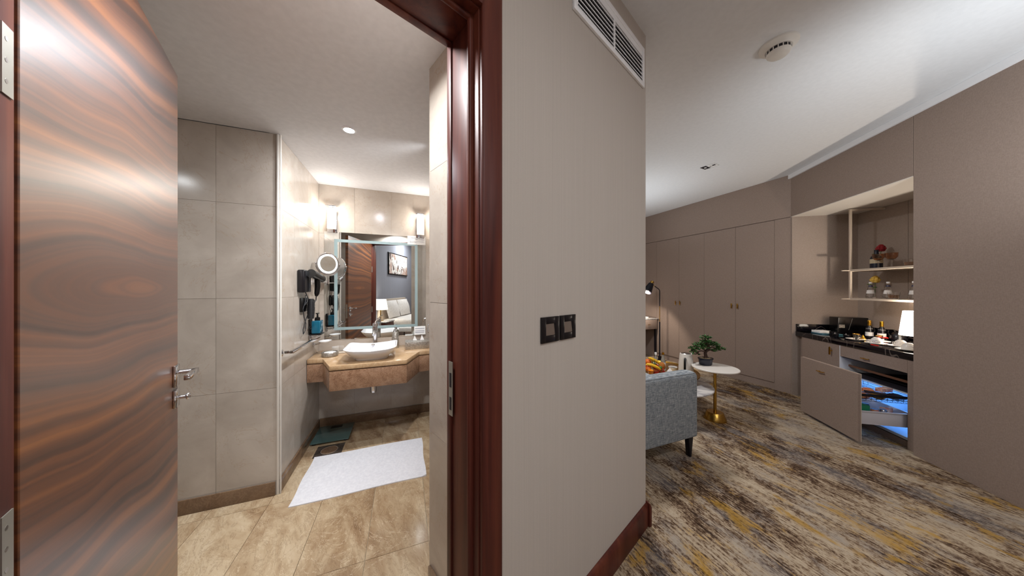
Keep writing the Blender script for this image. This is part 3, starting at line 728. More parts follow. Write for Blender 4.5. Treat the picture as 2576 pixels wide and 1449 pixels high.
for q_, (s_, n_, w_, h_, t_, mt, l, rz) in enumerate((
    (.19, -.215, .11, .11, .06, 'pack_red', 'red and orange snack bag lying nearest the panel in the wire basket', .3),
    (.35, -.21, .11, .11, .06, 'pack_dark', 'dark snack bag behind the red one in the wire basket', -.4),
    (.20, -.075, .10, .10, .055, 'pack_gold', 'gold snack bag in the middle of the wire basket', .5),
    (.21, .065, .11, .11, .06, 'pack_dark', 'dark wrapped snack at the back end of the wire basket', .2),
    (.35, -.03, .10, .11, .06, 'pack_red', 'red snack bag further inside the wire basket', 1.0))):
    single('snack_bag', R, s_, n_, .399, pouch_flat(w_, h_, t_), M[mt], l, 'snack bag', G_SN, rz=rz)
single('chocolate_bar', R, .165, -.125, .462, carton(.035, .13, .014), M['pack_dark'], 'long dark chocolate bar lying on the snack bags', 'chocolate bar', G_SN, rz=-.5, bevel=.002)
single('drink_sachet', R, .24, .02, .193, pouch(.09, .12, .04), M['pack_white'], 'red and white drink sachet upright at the rear of the fridge bin', 'sachet', G_SN, rz=1.4)
single('snack_box', R, .20, -.03, .475, carton(.05, .12, .035), M['pack_white'], 'white and red snack box lying on top in the wire basket', 'snack box', G_SN, rz=.35, bevel=.003)

# ------------------------------------------------------------------ niche shelf unit
su = thing('wall_shelf', 'open two-tier beige metal shelf hung in the minibar niche', 'shelf', tuple(pt(R, .55, .55, 1.31)))
m = MB(R)
sx0, sx1, sn0, sn1 = 1.070, 1.090, .380, .400
m.box(sx0, sx1, sn0, sn1, 1.305, 2.405); m.build('post', M['edge_light'], su, bevel=.001, seg=1)
m = MB(R); m.box(sx0, sx1, sn0+.021, .713, 2.385, 2.405); m.build('top_bar', M['edge_light'], su)
for zz in (1.308, 1.652):
    m = MB(R); m.box(.002, sx0-.001, sn0, .713, zz, zz+.022); m.build('shelf_board', M['edge_light'], su, bevel=.001, seg=1)
    m = MB(R); m.box(sx0+.001, sx1-.001, sn0-.075, sn0-.001, zz+.004, zz+.014); m.box(sx0, sx1, sn0+.021, .713, zz-.004, zz+.012); m.build('side_bar', M['edge_light'], su)

# ------------------------------------------------------------------ things on the worktop
Z = .8655
def blk(name, s, n, parts, label, cat, group=None, rz=0, z=Z): return item(name, R, s, n, z, parts, label, cat, group, rz)
blk('black_organiser', 1.26, .50, [
    ('body', lambda m: m.prism_h([(-.06, 0), (.06, 0), (.06, .215), (-.075, .215)], -.15, .15), M['black'], dict(bevel=.006)),
    ('label_plate', lambda m: m.box(-.073, -.060, .085, .14, .085, .125), M['silver'], {}),
    ('lid_seam', lambda m: m.tube([(-.0765, .01, .205), (-.066, .04, .06)], .0015, 5), M['steel'], {})], 'tall black box with a silver label plate at the back of the worktop', 'box')
single('writing_block', R, 1.24, .215, Z+.012, lambda m: m.box(-.055, .055, -.07, .07, 0, .028), M['paper'], 'thick white pad on the black worktop, left end', 'notepad', bevel=.002, rz=.15)
single('booklet', R, 1.21, .25, Z, lambda m: m.box(-.085, .085, -.10, .11, 0, .011), M['teal_book'], 'thin teal booklet beneath the white pad', 'booklet', bevel=.001)
blk('lidded_jar', 1.075, .22, [('body', lambda m: m.lathe([(0, 0), (.034, 0), (.036, .004), (.036, .042)], 24), M['black_gloss'], {}), ('lid', lambda m: m.lathe([(0, .042), (.037, .042), (.037, .052), (0, .054)], 24), M['black'], {})], 'small round black jar in front of the black box', 'jar')
for s_, n_, l in ((.93, .135, 'small black espresso cup with silver spot, further from the tea glass'), (.875, .20, 'small black espresso cup beside the first tea glass')):
    blk('espresso_cup', s_, n_, [('cup', lambda m: m.lathe([(0, 0), (.016, 0), (.024, .02), (.027, .042), (.025, .042), (.022, .02), (0, .006)], 20), M['black_gloss'], {}), ('spoon', lambda m: m.tube([(0, 0, .02), (.012, 0, .055)], .0022, 6), M['chrome'], {})], l, 'cup', 'black espresso cups')
def bottle_parts(h=.205, r=.031):
    return [('glass', lambda m: m.lathe([(0, 0), (r, 0), (r, h*.45), (r*.85, h*.55), (r*.42, h*.72), (r*.40, h*.80)], 24), M['black_gloss'], {}),
            ('foil', lambda m: m.lathe([(r*.46, h*.70), (r*.50, h*.74), (r*.46, h*.92), (r*.52, h*.96), (r*.4, h), (0, h)], 20), M['gold'], {}),
            ('label', lambda m: m.lathe([(r+.0006, h*.12), (r+.0006, h*.34)], 24), M['paper'], {}),
            ('neck_label', lambda m: m.lathe([(r*.89, h*.53), (r*.70, h*.60)], 24), M['paper'], {})]
b1 = blk('mini_wine_bottle', .985, .495, bottle_parts(), 'small dark sparkling wine bottle with gold foil, nearer the black box', 'bottle', 'small sparkling wine bottles')
copy_tree(b1, tuple(pt(R, .885, .525, Z)), 'small dark sparkling wine bottle with gold foil, nearer the lamp')
G_CUP = 'cups and glasses set out on the worktop'
saucer = lambda m: m.lathe([(0, .002), (.03, .0), (.036, .004), (.060, .010), (.078, .016), (.079, .018), (.055, .013), (.03, .007), (0, .006)], 32)
glassf = lambda m: m.lathe([(0, .0), (.018, 0), (.024, .012), (.021, .032), (.026, .065), (.0245, .065), (.0195, .032), (.022, .013), (0, .005)], 24)
rim = lambda m: m.lathe([(.0262, .058), (.0270, .0655), (.0255, .066), (.0262, .058)], 24)
sc = []
for s_, n_, l in ((.745, .185, 'white saucer under the first tea glass'), (.66, .315, 'white saucer half hidden behind the upturned eye-print cup'), (.505, .165, 'white saucer under the upturned cup with an eye print'), (.375, .245, 'white saucer under the plain upturned cup beside the lamp'), (.20, .15, 'white saucer cut off by the right wall panel')):
    sc.append(single('saucer', R, s_, n_, Z, saucer, M['china'], l, 'saucer', 'white saucers on the worktop'))
gp = [('glass', glassf, M['glass'], {}), ('gold_rim', rim, M['gold'], {}), ('handle', lambda m: m.tube([(.0, -.024, .05), (.0, -.042, .048), (.0, -.043, .03), (.0, -.022, .022)], .0025, 6), M['glass'], {})]
item('tea_glass', R, .745, .185, Z+.009, gp, 'gold-rimmed tea glass standing on the saucer left of the gold pot', 'glass', 'gold-rimmed tea glasses')
item('tea_glass', R, .66, .315, Z+.009, gp, 'gold-rimmed tea glass standing behind the eye-print cup', 'glass', 'gold-rimmed tea glasses')
cupf = lambda m: m.lathe([(.044, .0), (.0445, .010), (.040, .035), (.028, .054), (.020, .058), (.020, .062), (.017, .062), (.016, .058), (0, .058)], 28)
def eye(m):
    for r in (.018, .010):
        pts = []
        for k in range(24):
            t = 2*PI*k/24; u = r*math.cos(t)*1.35; z = .022+r*math.sin(t)*.75
            rad = .0445-max(0, z-.012)*.25+.0008; an = -PI*.72+u/rad; pts.append((rad*math.cos(an), rad*math.sin(an), z))
        m.tube(pts, .0011, 5, closed=True)
cp_ = [('cup', cupf, M['china'], {}), ('handle', lambda m: m.tube([(.040, 0, .015), (.060, 0, .018), (.058, 0, .040), (.034, 0, .043)], .003, 6), M['china'], {})]
item('coffee_cup', R, .505, .165, Z+.012, cp_+[('eye_print', eye, M['print_blue'], {})], 'white cup with blue eye print, upside down on its saucer', 'cup', 'upturned white cups', rz=-1.6)
item('coffee_cup', R, .375, .245, Z+.012, cp_, 'plain white cup upside down on its saucer beside the lamp', 'cup', 'upturned white cups', rz=1.5)
item('coffee_cup', R, .20, .15, Z+.012, [(a1, b_, c_, d_) for a1, b_, c_, d_ in cp_], 'white cup upside down, cut off by the right wall panel', 'cup', 'upturned white cups', rz=2.8)
item('honey_pot', R, .775, .27, Z, [('pot', lambda m: m.lathe([(0, 0), (.018, 0), (.024, .010), (.023, .022), (.010, .034), (.012, .037)], 20), M['gold'], {}), ('lid_knob', lambda m: m.lathe([(.012, .037), (.009, .044), (.004, .05), (.006, .057), (0, .061)], 16), M['gold'], {})], 'small gold pot with pointed lid between the tea glasses', 'pot')
item('coffee_stirrer', R, .37, .10, Z, [('stick', lambda m: m.tube([(-.09, 0, .006), (.09, .02, .006)], .003, 6), M['steel'], {}), ('red_grip', lambda m: m.tube([(.02, .012, .0065), (.085, .02, .0065)], .0055, 8), M['red'], {}), ('tip', lambda m: m.ball((.095, .021, .008), .008), M['black'], {})], 'thin steel stirrer with red grip at the front of the worktop', 'stirrer')
item('electric_kettle', R, .80, .60, Z, [('body', lambda m: m.lathe([(0, .0), (.065, 0), (.065, .012), (.060, .05), (.045, .085), (.03, .095), (0, .098)], 28), M['black_gloss'], {}), ('handle', lambda m: m.tube([(.03, 0, .09), (.05, 0, .115), (.10, 0, .11), (.105, 0, .07), (.075, 0, .02)], .007, 8), M['black'], {}), ('lid', lambda m: m.lathe([(0, .098), (.022, .096), (.010, .106), (.012, .112), (0, .115)], 16), M['black'], {})], 'low black kettle in front of the back upstand', 'kettle')
single('red_pouch', R, .84, .49, Z+.022, lambda m: m.lathe([(0, 0), (.045, .0), (.055, .006), (.045, .014), (0, .016)], 20, sx=1.0, sy=.7), M['red'], 'flat red case on a black stand near the bottles', 'case')
single('black_stand', R, .84, .49, Z, lambda m: m.lathe([(0, 0), (.05, 0), (.045, .010), (.038, .021), (0, .021)], 20), M['black'], 'round black stand under the flat red case', 'stand')
tl = item('table_lamp', R, .415, .41, Z, [
    ('base', lambda m: m.lathe([(0, 0), (.055, 0), (.055, .012), (.02, .022), (.012, .05), (.012, .16)], 24), M['dark_metal'], {}),
    ('lamp_shade', lambda m: m.lathe([(.112, .115), (.088, .355), (.086, .355), (.110, .115)], 32), M['shade_on'], {}),
    ('bulb', lambda m: m.ball((0, 0, .22), .028), M['lamp_on'], {})], 'small black table lamp with a glowing white shade on the worktop', 'table lamp')
p = pt(R, .415, .36, Z+.325); lamp('niche_lamp_glow', 'POINT', tuple(p), 34, WARM, .025)

# ------------------------------------------------------------------ things on the shelves
ZL, ZU = 1.3305, 1.6745
def water(lbl, s, n):
    return item('water_bottle', R, s, n, ZL, [
        ('glass', lambda m: m.lathe([(0, 0), (.037, 0), (.038, .018), (.030, .075), (.020, .125), (.0125, .160), (.0125, .178), (.011, .178), (.011, .160), (.0185, .125), (.0285, .075), (.035, .020), (0, .006)], 24), M['glass'], {}),
        ('cap', lambda m: m.lathe([(.0135, .170), (.014, .188), (.0, .189)], 18), M['white'], {}),
        ('label', lambda m: m.lathe([(.0336, .055), (.0272, .095)], 18), M['paper'], {}),
        ('neck_band', lambda m: m.lathe([(.0182, .134), (.0148, .150)], 18), M['print_blue'], {})], lbl, 'bottle', 'small glass water bottles')
water('glass water bottle with white label in front of the yellow rose', .965, .49)
water('glass water bottle beside the amber tumbler on the lower shelf', .765, .48)
water('glass water bottle at the right end of the lower shelf', .50, .46)
tumb = [('glass', lambda m: m.lathe([(0, 0), (.036, 0), (.044, .075), (.0425, .075), (.034, .012), (0, .010)], 24), M['glass'], {}), ('tinted_base', lambda m: m.lathe([(0, .011), (.0335, .0125), (.038, .045), (0, .045)], 20), M['amber'], {})]
item('tumbler', R, .665, .44, ZL, tumb, 'amber-tinted tumbler on the lower niche shelf', 'glass', 'amber tumblers')
item('tumbler', R, .585, .50, ZU, tumb, 'amber-tinted tumbler on the upper niche shelf', 'glass', 'amber tumblers')
coupe = [('bowl', lambda m: m.lathe([(.004, .085), (.026, .092), (.044, .118), (.046, .160), (.0445, .160), (.042, .119), (.025, .095), (0, .089)], 24), M['amber'], {}), ('stem', lambda m: m.lathe([(0, 0), (.036, 0), (.034, .003), (.006, .006), (.004, .085), (0, .086)], 20), M['glass'], {})]
item('coupe_glass', R, .855, .47, ZU, coupe, 'amber stemmed coupe glass beside the dark wine bottle', 'glass', 'amber coupe glasses')
item('coupe_glass', R, .755, .50, ZU, coupe, 'amber stemmed coupe glass nearer the upper tumbler', 'glass', 'amber coupe glasses')
item('wine_bottle', R, .95, .53, ZU, [('glass', lambda m: m.lathe([(0, 0), (.046, 0), (.048, .01), (.048, .115), (.04, .14), (.018, .165), (.016, .20)], 24), M['navy'], {}), ('label', lambda m: m.lathe([(.0487, .06), (.0487, .11)], 24), M['cream_label'], {}), ('cork', lambda m: m.lathe([(.0165, .195), (.018, .215), (0, .216)], 16), M['navy'], {})], 'squat dark blue bottle with cream label on the upper shelf', 'bottle')
def rose(name, s, n, z, mt, label, h, lean):
    def petals(m):
        for ring, (rr, cnt, zz) in enumerate(((.006, 3, .042), (.018, 5, .028), (.026, 7, .008), (.018, 5, -.008))):
            for k in range(cnt):
                t = 2*PI*k/cnt+ring*.5; cx_, cy_ = rr*math.cos(t), rr*math.sin(t)
                m.ball((lean[0]+cx_, lean[1]+cy_, h+zz), .017, 1, 1, 1.0, 8, 6)
    return item(name, R, s, n, z, [('bloom', petals, mt, {}), ('stem', lambda m: m.tube([(0, 0, .003), (lean[0]*.3, lean[1]*.3, h*.5), (lean[0], lean[1], h)], .0022, 6), M['green'], {}),
        ('leaf', lambda m: (m.ball((lean[0]+.045, lean[1]+.01, h*.80), .026, 1.3, .7, .25, 10, 6), m.ball((lean[0]*.5+.03, lean[1]*.5-.02, h*.62), .022, 1.2, .6, .25, 10, 6)), M['green'], {})], label, 'flower')
rose('red_rose', .985, .60, ZU, M['crimson'], 'dark red rose behind the dark blue bottle', .225, (.0, .0))
rose('yellow_rose', 1.00, .56, ZL, M['yellow'], 'yellow rose behind the left water bottle', .205, (.0, .0))

# ------------------------------------------------------------------ armchair, tables and their things
AR = FR((1.582, 2.368), (-.933, -.36), (-.36, .933))   # s along the back to the left, n to the seat side
ar = thing('armchair', 'blue-grey woven armchair seen from behind with dark tapered legs', 'armchair', tuple(pt(AR, .39, .35, 0)))
WD_ = .76
m = MB(AR); m.prism_a([(0, .185), (.0, .705), (.02, .728), (.07, .735), (.13, .722), (.17, .68), (.19, .40), (.19, .185)], 0, WD_); m.build('backrest', M['sofa'], ar, bevel=.018, seg=3, ang=60)
m = MB(AR)
m.box(.12, WD_-.12, .20, .74, .185, .33); m.build('seat_base', M['sofa'], ar, bevel=.015)
m = MB(AR); m.box(.125, WD_-.125, .20, .73, .335, .46); m.build('seat_cushion', M['sofa'], ar, bevel=.035, seg=4)
for x0 in (0.0, WD_-.115):
    m = MB(AR); m.box(x0, x0+.115, .195, .74, .185, .58); m.build('armrest', M['sofa'], ar, bevel=.025, seg=3)
m = MB(AR); m.tube([(0.012, .016, .7245), (WD_-.012, .016, .7245)], .0022, 6); m.build('piping', M['sofa'], ar)
for x, y in ((.035, .055), (WD_-.035, .055), (.035, .68), (WD_-.035, .68)):
    m = MB(AR); m.prism_h([(x-.030, .184), (x+.030, .184), (x+.012, 0), (x-.008, 0)], y-.02, y+.02); m.build('leg', M['dark_metal'], ar, bevel=.003)
m = MB(AR); m.box(.02, WD_-.02, .04, .06, .165, .184); m.build('rail', M['dark_metal'], ar)

stb = thing('side_table', 'small round white-topped side table on a brass pedestal', 'side table', (2.247, 3.08, 0))
xf = T(2.247, 3.08, 0)
m = MB(xf); m.lathe([(0, .555), (.205, .555), (.219, .562), (.219, .570), (.215, .574), (0, .574)], 48); m.build('tabletop', M['offwhite'], stb)
m = MB(xf); m.lathe([(0, 0), (.107, 0), (.107, .006), (.080, .078), (.076, .083), (0, .083)], 40); m.build('base', M['brass'], stb)
m = MB(xf); m.lathe([(.0, .083), (.018, .084), (.018, .09), (.0155, .092), (.0155, .30), (.0145, .30), (.0145, .54), (.03, .5545), (0, .5545)], 24); m.build('pole', M['brass'], stb)
# bonsai
bx_, by_ = 2.205, 3.17; bz = .5745
bo = thing('bonsai_tree', 'bonsai tree in an oval dark pot on the white side table', 'plant', (bx_, by_, bz))
xf = T(bx_, by_, bz, 0)
m = MB(xf); m.lathe([(0, 0), (.052, 0), (.060, .01), (.066, .066), (.072, .070), (.072, .080), (.064, .080), (.06, .066), (0, .064)], 32, sx=1.12, sy=.85); m.build('pot', M['navy'], bo)
m = MB(xf)
for k in range(110):
    r_ = .055*math.sqrt(random.random()); t = random.random()*2*PI; m.ball((r_*math.cos(t)*1.1, r_*math.sin(t)*.85, .068+random.random()*.008), .0055+random.random()*.003, n=6, m=4)
m.build('gravel', M['gravel'], bo, kind='stuff')
trunk = [(0.0, 0, .066), (.004, 0, .10), (-.004, 0, .135), (.012, .003, .160), (.040, .006, .172), (.046, .006, .195), (.030, 0, .225), (.006, 0, .262), (-.002, 0, .30)]
m = MB(xf); m.tube(trunk, [.021, .017, .015, .0155, .016, .013, .010, .007, .004], 10)
br = [[(.0, 0, .150), (-.05, 0, .160), (-.10, -.01, .150), (-.145, -.01, .172)], [(-.09, -.01, .153), (-.10, -.02, .135), (-.13, -.02, .125)],
      [(.040, .005, .185), (.075, 0, .205), (.12, .0, .180), (.175, .0, .165)], [(.030, 0, .222), (.07, .02, .232), (.10, .02, .22)], [(.02, 0, .235), (-.04, .01, .245), (-.08, .01, .23)],
      [(.04, .003, .176), (.075, -.02, .160), (.10, -.03, .162)], [(.045, .01, .19), (.05, .07, .21), (.04, .10, .21)], [(0, 0, .16), (-.02, .06, .19), (-.03, .1, .20)]]
for b_ in br: m.tube(b_, [.007, .006, .0045, .003][:len(b_)], 7)
m.build('trunk', M['bark'], bo)
m = MB(xf)
def leaves(cx_, cy_, cz_, rx_, ry_, rz_, n):
    for _ in range(n):
        while True:
            u, v, w_ = (random.uniform(-1, 1) for _ in range(3))
            if u*u+v*v+w_*w_ <= 1: break
        p = Vector((cx_+u*rx_, cy_+v*ry_, cz_+w_*rz_)); r = .0135+random.random()*.006
        ax = Vector((u, v, random.uniform(-.3, .5))); ax = ax.normalized() if ax.length > .01 else Vector((1, 0, 0))
        up = Vector((random.uniform(-.5, .5), random.uniform(-.6, .3), 1)).normalized(); sd = ax.cross(up).normalized(); up = sd.cross(ax)
        tip = p+ax*r*1.5; a1 = p+sd*r*.75+ax*r*.5+up*.002; a2 = p-sd*r*.75+ax*r*.5+up*.002; b1_ = p-ax*r*.2
        m.add([b1_, a1, tip, a2, p+ax*r*.6-up*.003], [(0, 1, 4), (1, 2, 4), (2, 3, 4), (3, 0, 4)])
for args in ((0, 0, .315, .055, .045, .022, 70), (0, .0, .262, .075, .06, .02, 60), (-.075, 0, .235, .06, .05, .018, 60), (-.13, -.01, .195, .055, .04, .020, 60), (-.15, -.02, .160, .03, .03, .02, 24),
             (.055, .0, .245, .065, .05, .022, 60), (.115, .01, .222, .055, .045, .018, 50), (.165, 0, .185, .055, .04, .016, 50), (.095, -.03, .175, .04, .03, .014, 30), (-.03, 0, .205, .08, .06, .02, 60), (.03, .09, .22, .06, .04, .02, 30), (-.11, -.02, .128, .025, .02, .012, 12)):
    leaves(*args)
m.build('foliage', M['leaf'], bo, kind='stuff', smooth=False)

# nested coffee tables
ct = thing('coffee_table', 'low round grey-veined marble coffee table behind the armchair', 'coffee table', (1.85, 3.25, 0))
xf = T(1.85, 3.25, 0)
m = MB(xf); m.lathe([(0, .330), (.405, .330), (.42, .337), (.42, .348), (.416, .352), (0, .352)], 56); m.build('tabletop', M['white_marble'], ct)
m = MB(xf); m.lathe([(0, 0), (.16, 0), (.16, .010), (.03, .03), (.025, .3295), (0, .3295)], 32); m.build('base', M['brass'], ct)
ct2 = thing('coffee_table', 'round brass-topped coffee table carrying the fruit bowl', 'coffee table', (1.80, 3.55, 0))
xf = T(1.80, 3.55, 0)
m = MB(xf); m.lathe([(0, .405), (.49, .405), (.50, .408), (.50, .424), (.494, .424), (.49, .416), (0, .416)], 56); m.build('tabletop', M['brass'], ct2)
for k in range(4):
    t = (0.0, 1.75, 3.14, 3.75)[k]; m = MB(xf); m.cyl((.46*math.cos(t), .46*math.sin(t), 0), (.46*math.cos(t), .46*math.sin(t), .4045), .010, n=10); m.build('leg', M['brass'], ct2)
ZT = .4165
jx, jy = 2.05, 3.28
jug = thing('thermos_jug', 'tall off-white thermos jug with black handle on the brass table', 'jug', (jx, jy, ZT))
xf = T(jx, jy, ZT, -.4)
m = MB(xf); m.lathe([(0, 0), (.078, 0), (.079, .01), (.074, .15), (.066, .235), (.062, .26), (.056, .262), (0, .255)], 32); m.build('body', M['offwhite'], jug)
m = MB(xf); m.lathe([(.057, .258), (.050, .266), (.030, .270), (.0, .268)], 28); m.build('lid', M['steel'], jug)
m = MB(xf); m.tube([(-.018, -.068, .215), (-.024, -.098, .212), (-.028, -.112, .18), (-.028, -.112, .07), (-.022, -.09, .04), (-.018, -.076, .04)], .012, 10); m.build('handle', M['black'], jug)
m = MB(xf); m.tube([(.05, .03, .25), (.075, .045, .262)], [.014, .008], 8); m.build('spout', M['offwhite'], jug)
cx_, cy_ = 1.715, 3.36
fb_ = thing('fruit_bowl', 'round glass fruit bowl on the brass coffee table', 'bowl', (cx_, cy_, ZT))
m = MB(T(cx_, cy_, ZT)); m.lathe([(0, 0), (.06, 0), (.10, .025), (.135, .085), (.131, .085), (.097, .029), (.058, .006), (0, .006)], 40); m.build('bowl', M['glass'], fb_)
def fruit(name, x, y, z, r, mt, label, cat, sz=1.0, stem=True, grp=None):
    t = thing(name, label, cat, (cx_+x, cy_+y, ZT+z-r*sz), grp)
    m = MB(T(cx_+x, cy_+y, ZT+z)); m.ball((0, 0, 0), r, 1, 1, sz, 18, 12); m.build('flesh', mt, t)
    m = MB(T(cx_+x, cy_+y, ZT+z)); m.tube([(0, 0, r*sz*.9), (.003, 0, r*sz*1.18)], .0022, 5); m.build('stem', M['bark'], t)
fruit('apple', .055, -.07, .052, .036, M['red_apple'], 'red apple at the front right of the fruit bowl', 'apple', .92, grp='red apples in the fruit bowl')
fruit('apple', -.02, -.08, .050, .036, M['red_apple'], 'red apple at the front middle of the fruit bowl', 'apple', .92, grp='red apples in the fruit bowl')
fruit('apple', .02, .01, .085, .036, M['red_apple'], 'red apple in the middle of the fruit bowl', 'apple', .92, grp='red apples in the fruit bowl')
fruit('apple', -.085, -.02, .080, .036, M['red_apple'], 'red apple at the left rim of the fruit bowl', 'apple', .92, grp='red apples in the fruit bowl')
fruit('orange', -.045, .06, .125, .037, M['orange'], 'orange on top at the back of the fruit bowl', 'orange')
fruit('orange', -.10, -.065, .075, .034, M['orange'], 'orange at the left front of the fruit bowl', 'orange')
fruit('pear', .085, -.02, .095, .036, M['kiwi'], 'brown-gold pear at the right of the fruit bowl', 'pear', 1.35)
fruit('lime', .032, -.09, .098, .018, M['green'], 'small green lime in front of the banana tip', 'lime')
def banana(pts, label):
    P0 = Vector(pts[0]); t = thing('banana', label, 'banana', (cx_+P0.x, cy_+P0.y, ZT+P0.z), 'bananas in the fruit bowl')
    m = MB(T(cx_, cy_, ZT)); m.tube(pts, [.006, .015, .0185, .0185, .016, .007], 10); m.build('skin', M['banana'], t)
    m = MB(T(cx_, cy_, ZT)); e = Vector(pts[-1]); d_ = (e-Vector(pts[-2])).normalized(); m.tube([e, e+d_*.012], [.005, .004], 8); m.build('stalk', M['bark'], t)
banana([(-.135, -.07, .125), (-.115, -.075, .133), (-.08, -.085, .130), (-.04, -.095, .115), (-.005, -.105, .098), (.022, -.11, .080)], 'banana lying across the front of the fruit bowl')
banana([(-.055, .03, .185), (-.035, .025, .180), (-.005, .02, .165), (.03, .015, .148), (.055, .005, .130), (.075, -.005, .115)], 'banana on top of the pile beside the orange')
def spiky(m):
    for k in range(12):
        t = k*.52; r_ = .035; m.add([(0, 0, .06), (.006*math.cos(t+1.6), .006*math.sin(t+1.6), .08), (r_*math.cos(t), r_*math.sin(t), .075+.04*(k % 3)), (-.006*math.cos(t+1.6), -.006*math.sin(t+1.6), .08)], [(0, 1, 2), (0, 2, 3)])
m = MB(T(cx_-.015, cy_-.04, ZT+.03)); spiky(m); o = m.build('pineapple_crown', M['green'], None, (cx_-.015, cy_-.04, ZT+.09), smooth=False); tag(o, 'spiky green leaf tuft between the two bananas', 'pineapple')
jg = thing('juice_glass', 'glass of orange juice in front of the fruit bowl', 'glass', (1.595, 3.20, ZT))
m = MB(T(1.595, 3.20, ZT)); m.lathe([(0, 0), (.026, 0), (.034, .105), (.0325, .105), (.0245, .006), (0, .006)], 24); m.build('glass', M['glass'], jg)
m = MB(T(1.595, 3.20, ZT)); m.lathe([(0, .0065), (.0242, .0065), (.0312, .088), (0, .088)], 24); m.build('juice', M['juice'], jg)
def napkin(x, y, label):
    m = MB(T(x, y, ZT)); m.add([(0, 0, .075), (-.05, -.03, 0), (.05, -.03, 0), (.045, .035, 0), (-.045, .035, 0)], [(0, 1, 2), (0, 2, 3), (0, 3, 4), (0, 4, 1), (1, 2, 3, 4)])
    tag(m.build('napkin', M['paper'], None, (x, y, ZT), smooth=False), label, 'napkin', 'folded white napkins')
napkin(1.525, 3.24, 'folded white napkin left of the juice glass'); napkin(1.895, 3.34, 'folded white napkin right of the fruit bowl')
cu = thing('bowl_cup', 'low white cup between fruit bowl and thermos jug', 'cup', (2.0, 3.46, ZT))
m = MB(T(2.0, 3.46, ZT)); m.lathe([(0, 0), (.03, 0), (.045, .03), (.05, .055), (.047, .055), (.04, .03), (0, .006)], 24); m.build('cup', M['china'], cu)
m = MB(T(2.0, 3.46, ZT)); m.lathe([(0, .04), (.0435, .04), (0, .041)], 20); m.build('coffee', M['print_black'], cu)
for x, y, mt, l in ((1.86, 3.60, M['white'], 'small glass bottle with a silver cap behind the fruit bowl'), (1.955, 3.60, M['gold'], 'small glass bottle with a gold cap behind the fruit bowl')):
    t = thing('small_bottle', l, 'bottle', (x, y, ZT), 'small bottles behind the fruit bowl')
    m = MB(T(x, y, ZT)); m.lathe([(0, 0), (.03, 0), (.03, .08), (.022, .12), (.0125, .155), (.0125, .18), (0, .18)], 20); m.build('glass', base_mat('pale_bottle_glass', .1, color='#8f8a80', coat=.5), t)
    m = MB(T(x, y, ZT)); m.lathe([(.014, .172), (.0145, .20), (0, .202)], 16); m.build('cap', mt, t)
    m = MB(T(x, y, ZT)); m.lathe([(.0305, .02), (.0305, .075)], 20); m.build('label', M['paper'], t)

# desk and floor lamp at the far end
DK = FR(tuple(pt(W, 2.12, .012)[:2]), (-.933, -.36), (-.36, .933))
dk = thing('writing_desk', 'taupe writing desk with a drawer under the floor lamp', 'desk', tuple(pt(DK, .6, .22, 0)))
m = MB(DK); m.box(0, 1.25, 0, .46, .800, .822); m.build('desktop', M['white_marble'], dk, bevel=.002)
m = MB(DK); m.box(0.0, 1.25, .02, .46, .60, .799); m.build('apron', M['taupe'], dk)
for x in (.035, .62):
    m = MB(DK); m.box(x, x+.575, 0.0, .019, .605, .795); d_ = m.build('drawer', M['taupe'], dk, bevel=.002)
    m = MB(DK); m.cyl((x+.20, -.018, .705), (x+.26, -.018, .705), .005, n=8); m.cyl((x+.23, 0, .705), (x+.23, -.018, .705), .004, n=8); m.build('handle', M['brass'], d_)
for x, y in ((.02, .03), (1.2, .03), (.02, .42), (1.2, .42)):
    m = MB(DK); m.box(x, x+.03, y, y+.03, 0, .5995); m.build('leg', M['dark_metal'], dk)
m = MB(DK); m.box(.05, 1.22, .40, .415, .10, .5995); m.build('modesty_panel', M['mahogany'], dk)
tag(MB(TF(DK, .30, .15, .8225)).box(-.11, .11, -.08, .08, 0, .03).build('desk_tray', M['paper'], None, tuple(pt(DK, .30, .15, .8225)), bevel=.003), 'white stationery tray on the writing desk', 'tray')
tag(MB(DK).tube([(.35, .12, .856), (.22, .10, .866), (.15, .08, .86), (.02, .05, .83), (-.004, -.02, .79), (-.004, -.03, .70), (0.0, -.03, .60)], .003, 6).build('power_cord', M['black'], None, tuple(pt(DK, .2, .1, .826))), 'thin black cord draped across the writing desk', 'cord')
flx, fly = 2.93, 5.52
fl_ = thing('floor_lamp', 'slim black and brass reading floor lamp beside the writing desk', 'floor lamp', (flx, fly, 0))
xf = T(flx, fly, 0)
m = MB(xf); m.lathe([(0, 0), (.115, 0), (.115, .018), (.02, .026), (0, .026)], 32); m.lathe([(0, .026), (.03, .026), (.03, .10), (0, .10)], 16); m.build('base', M['dark_metal'], fl_)
m = MB(xf); m.cyl((0, 0, .10), (0, 0, .78), .012, n=12); m.build('lower_pole', M['dark_metal'], fl_)
m = MB(xf); m.cyl((0, 0, .78), (0, 0, 1.09), .007, n=12); m.build('brass_pole', M['brass'], fl_)
m = MB(xf); m.tube([(0, 0, 1.09), (0, 0, 1.38), (-.008, -.002, 1.41), (-.035, -.01, 1.435), (-.12, -.04, 1.485)], .009, 10); m.build('upper_arm', M['dark_metal'], fl_)
m = MB(xf); m.tube([(-.12, -.04, 1.485), (-.16, -.055, 1.51)], .006, 8); m.build('joint', M['brass'], fl_)
hd = Vector((-.20, -.065, 1.53)); ax = Vector((-.42, -.16, -.62)).normalized()
m = MB(xf); m.cyl(hd-ax*.055, hd+ax*.01, .033, n=20); m.build('cap', M['brass'], fl_)
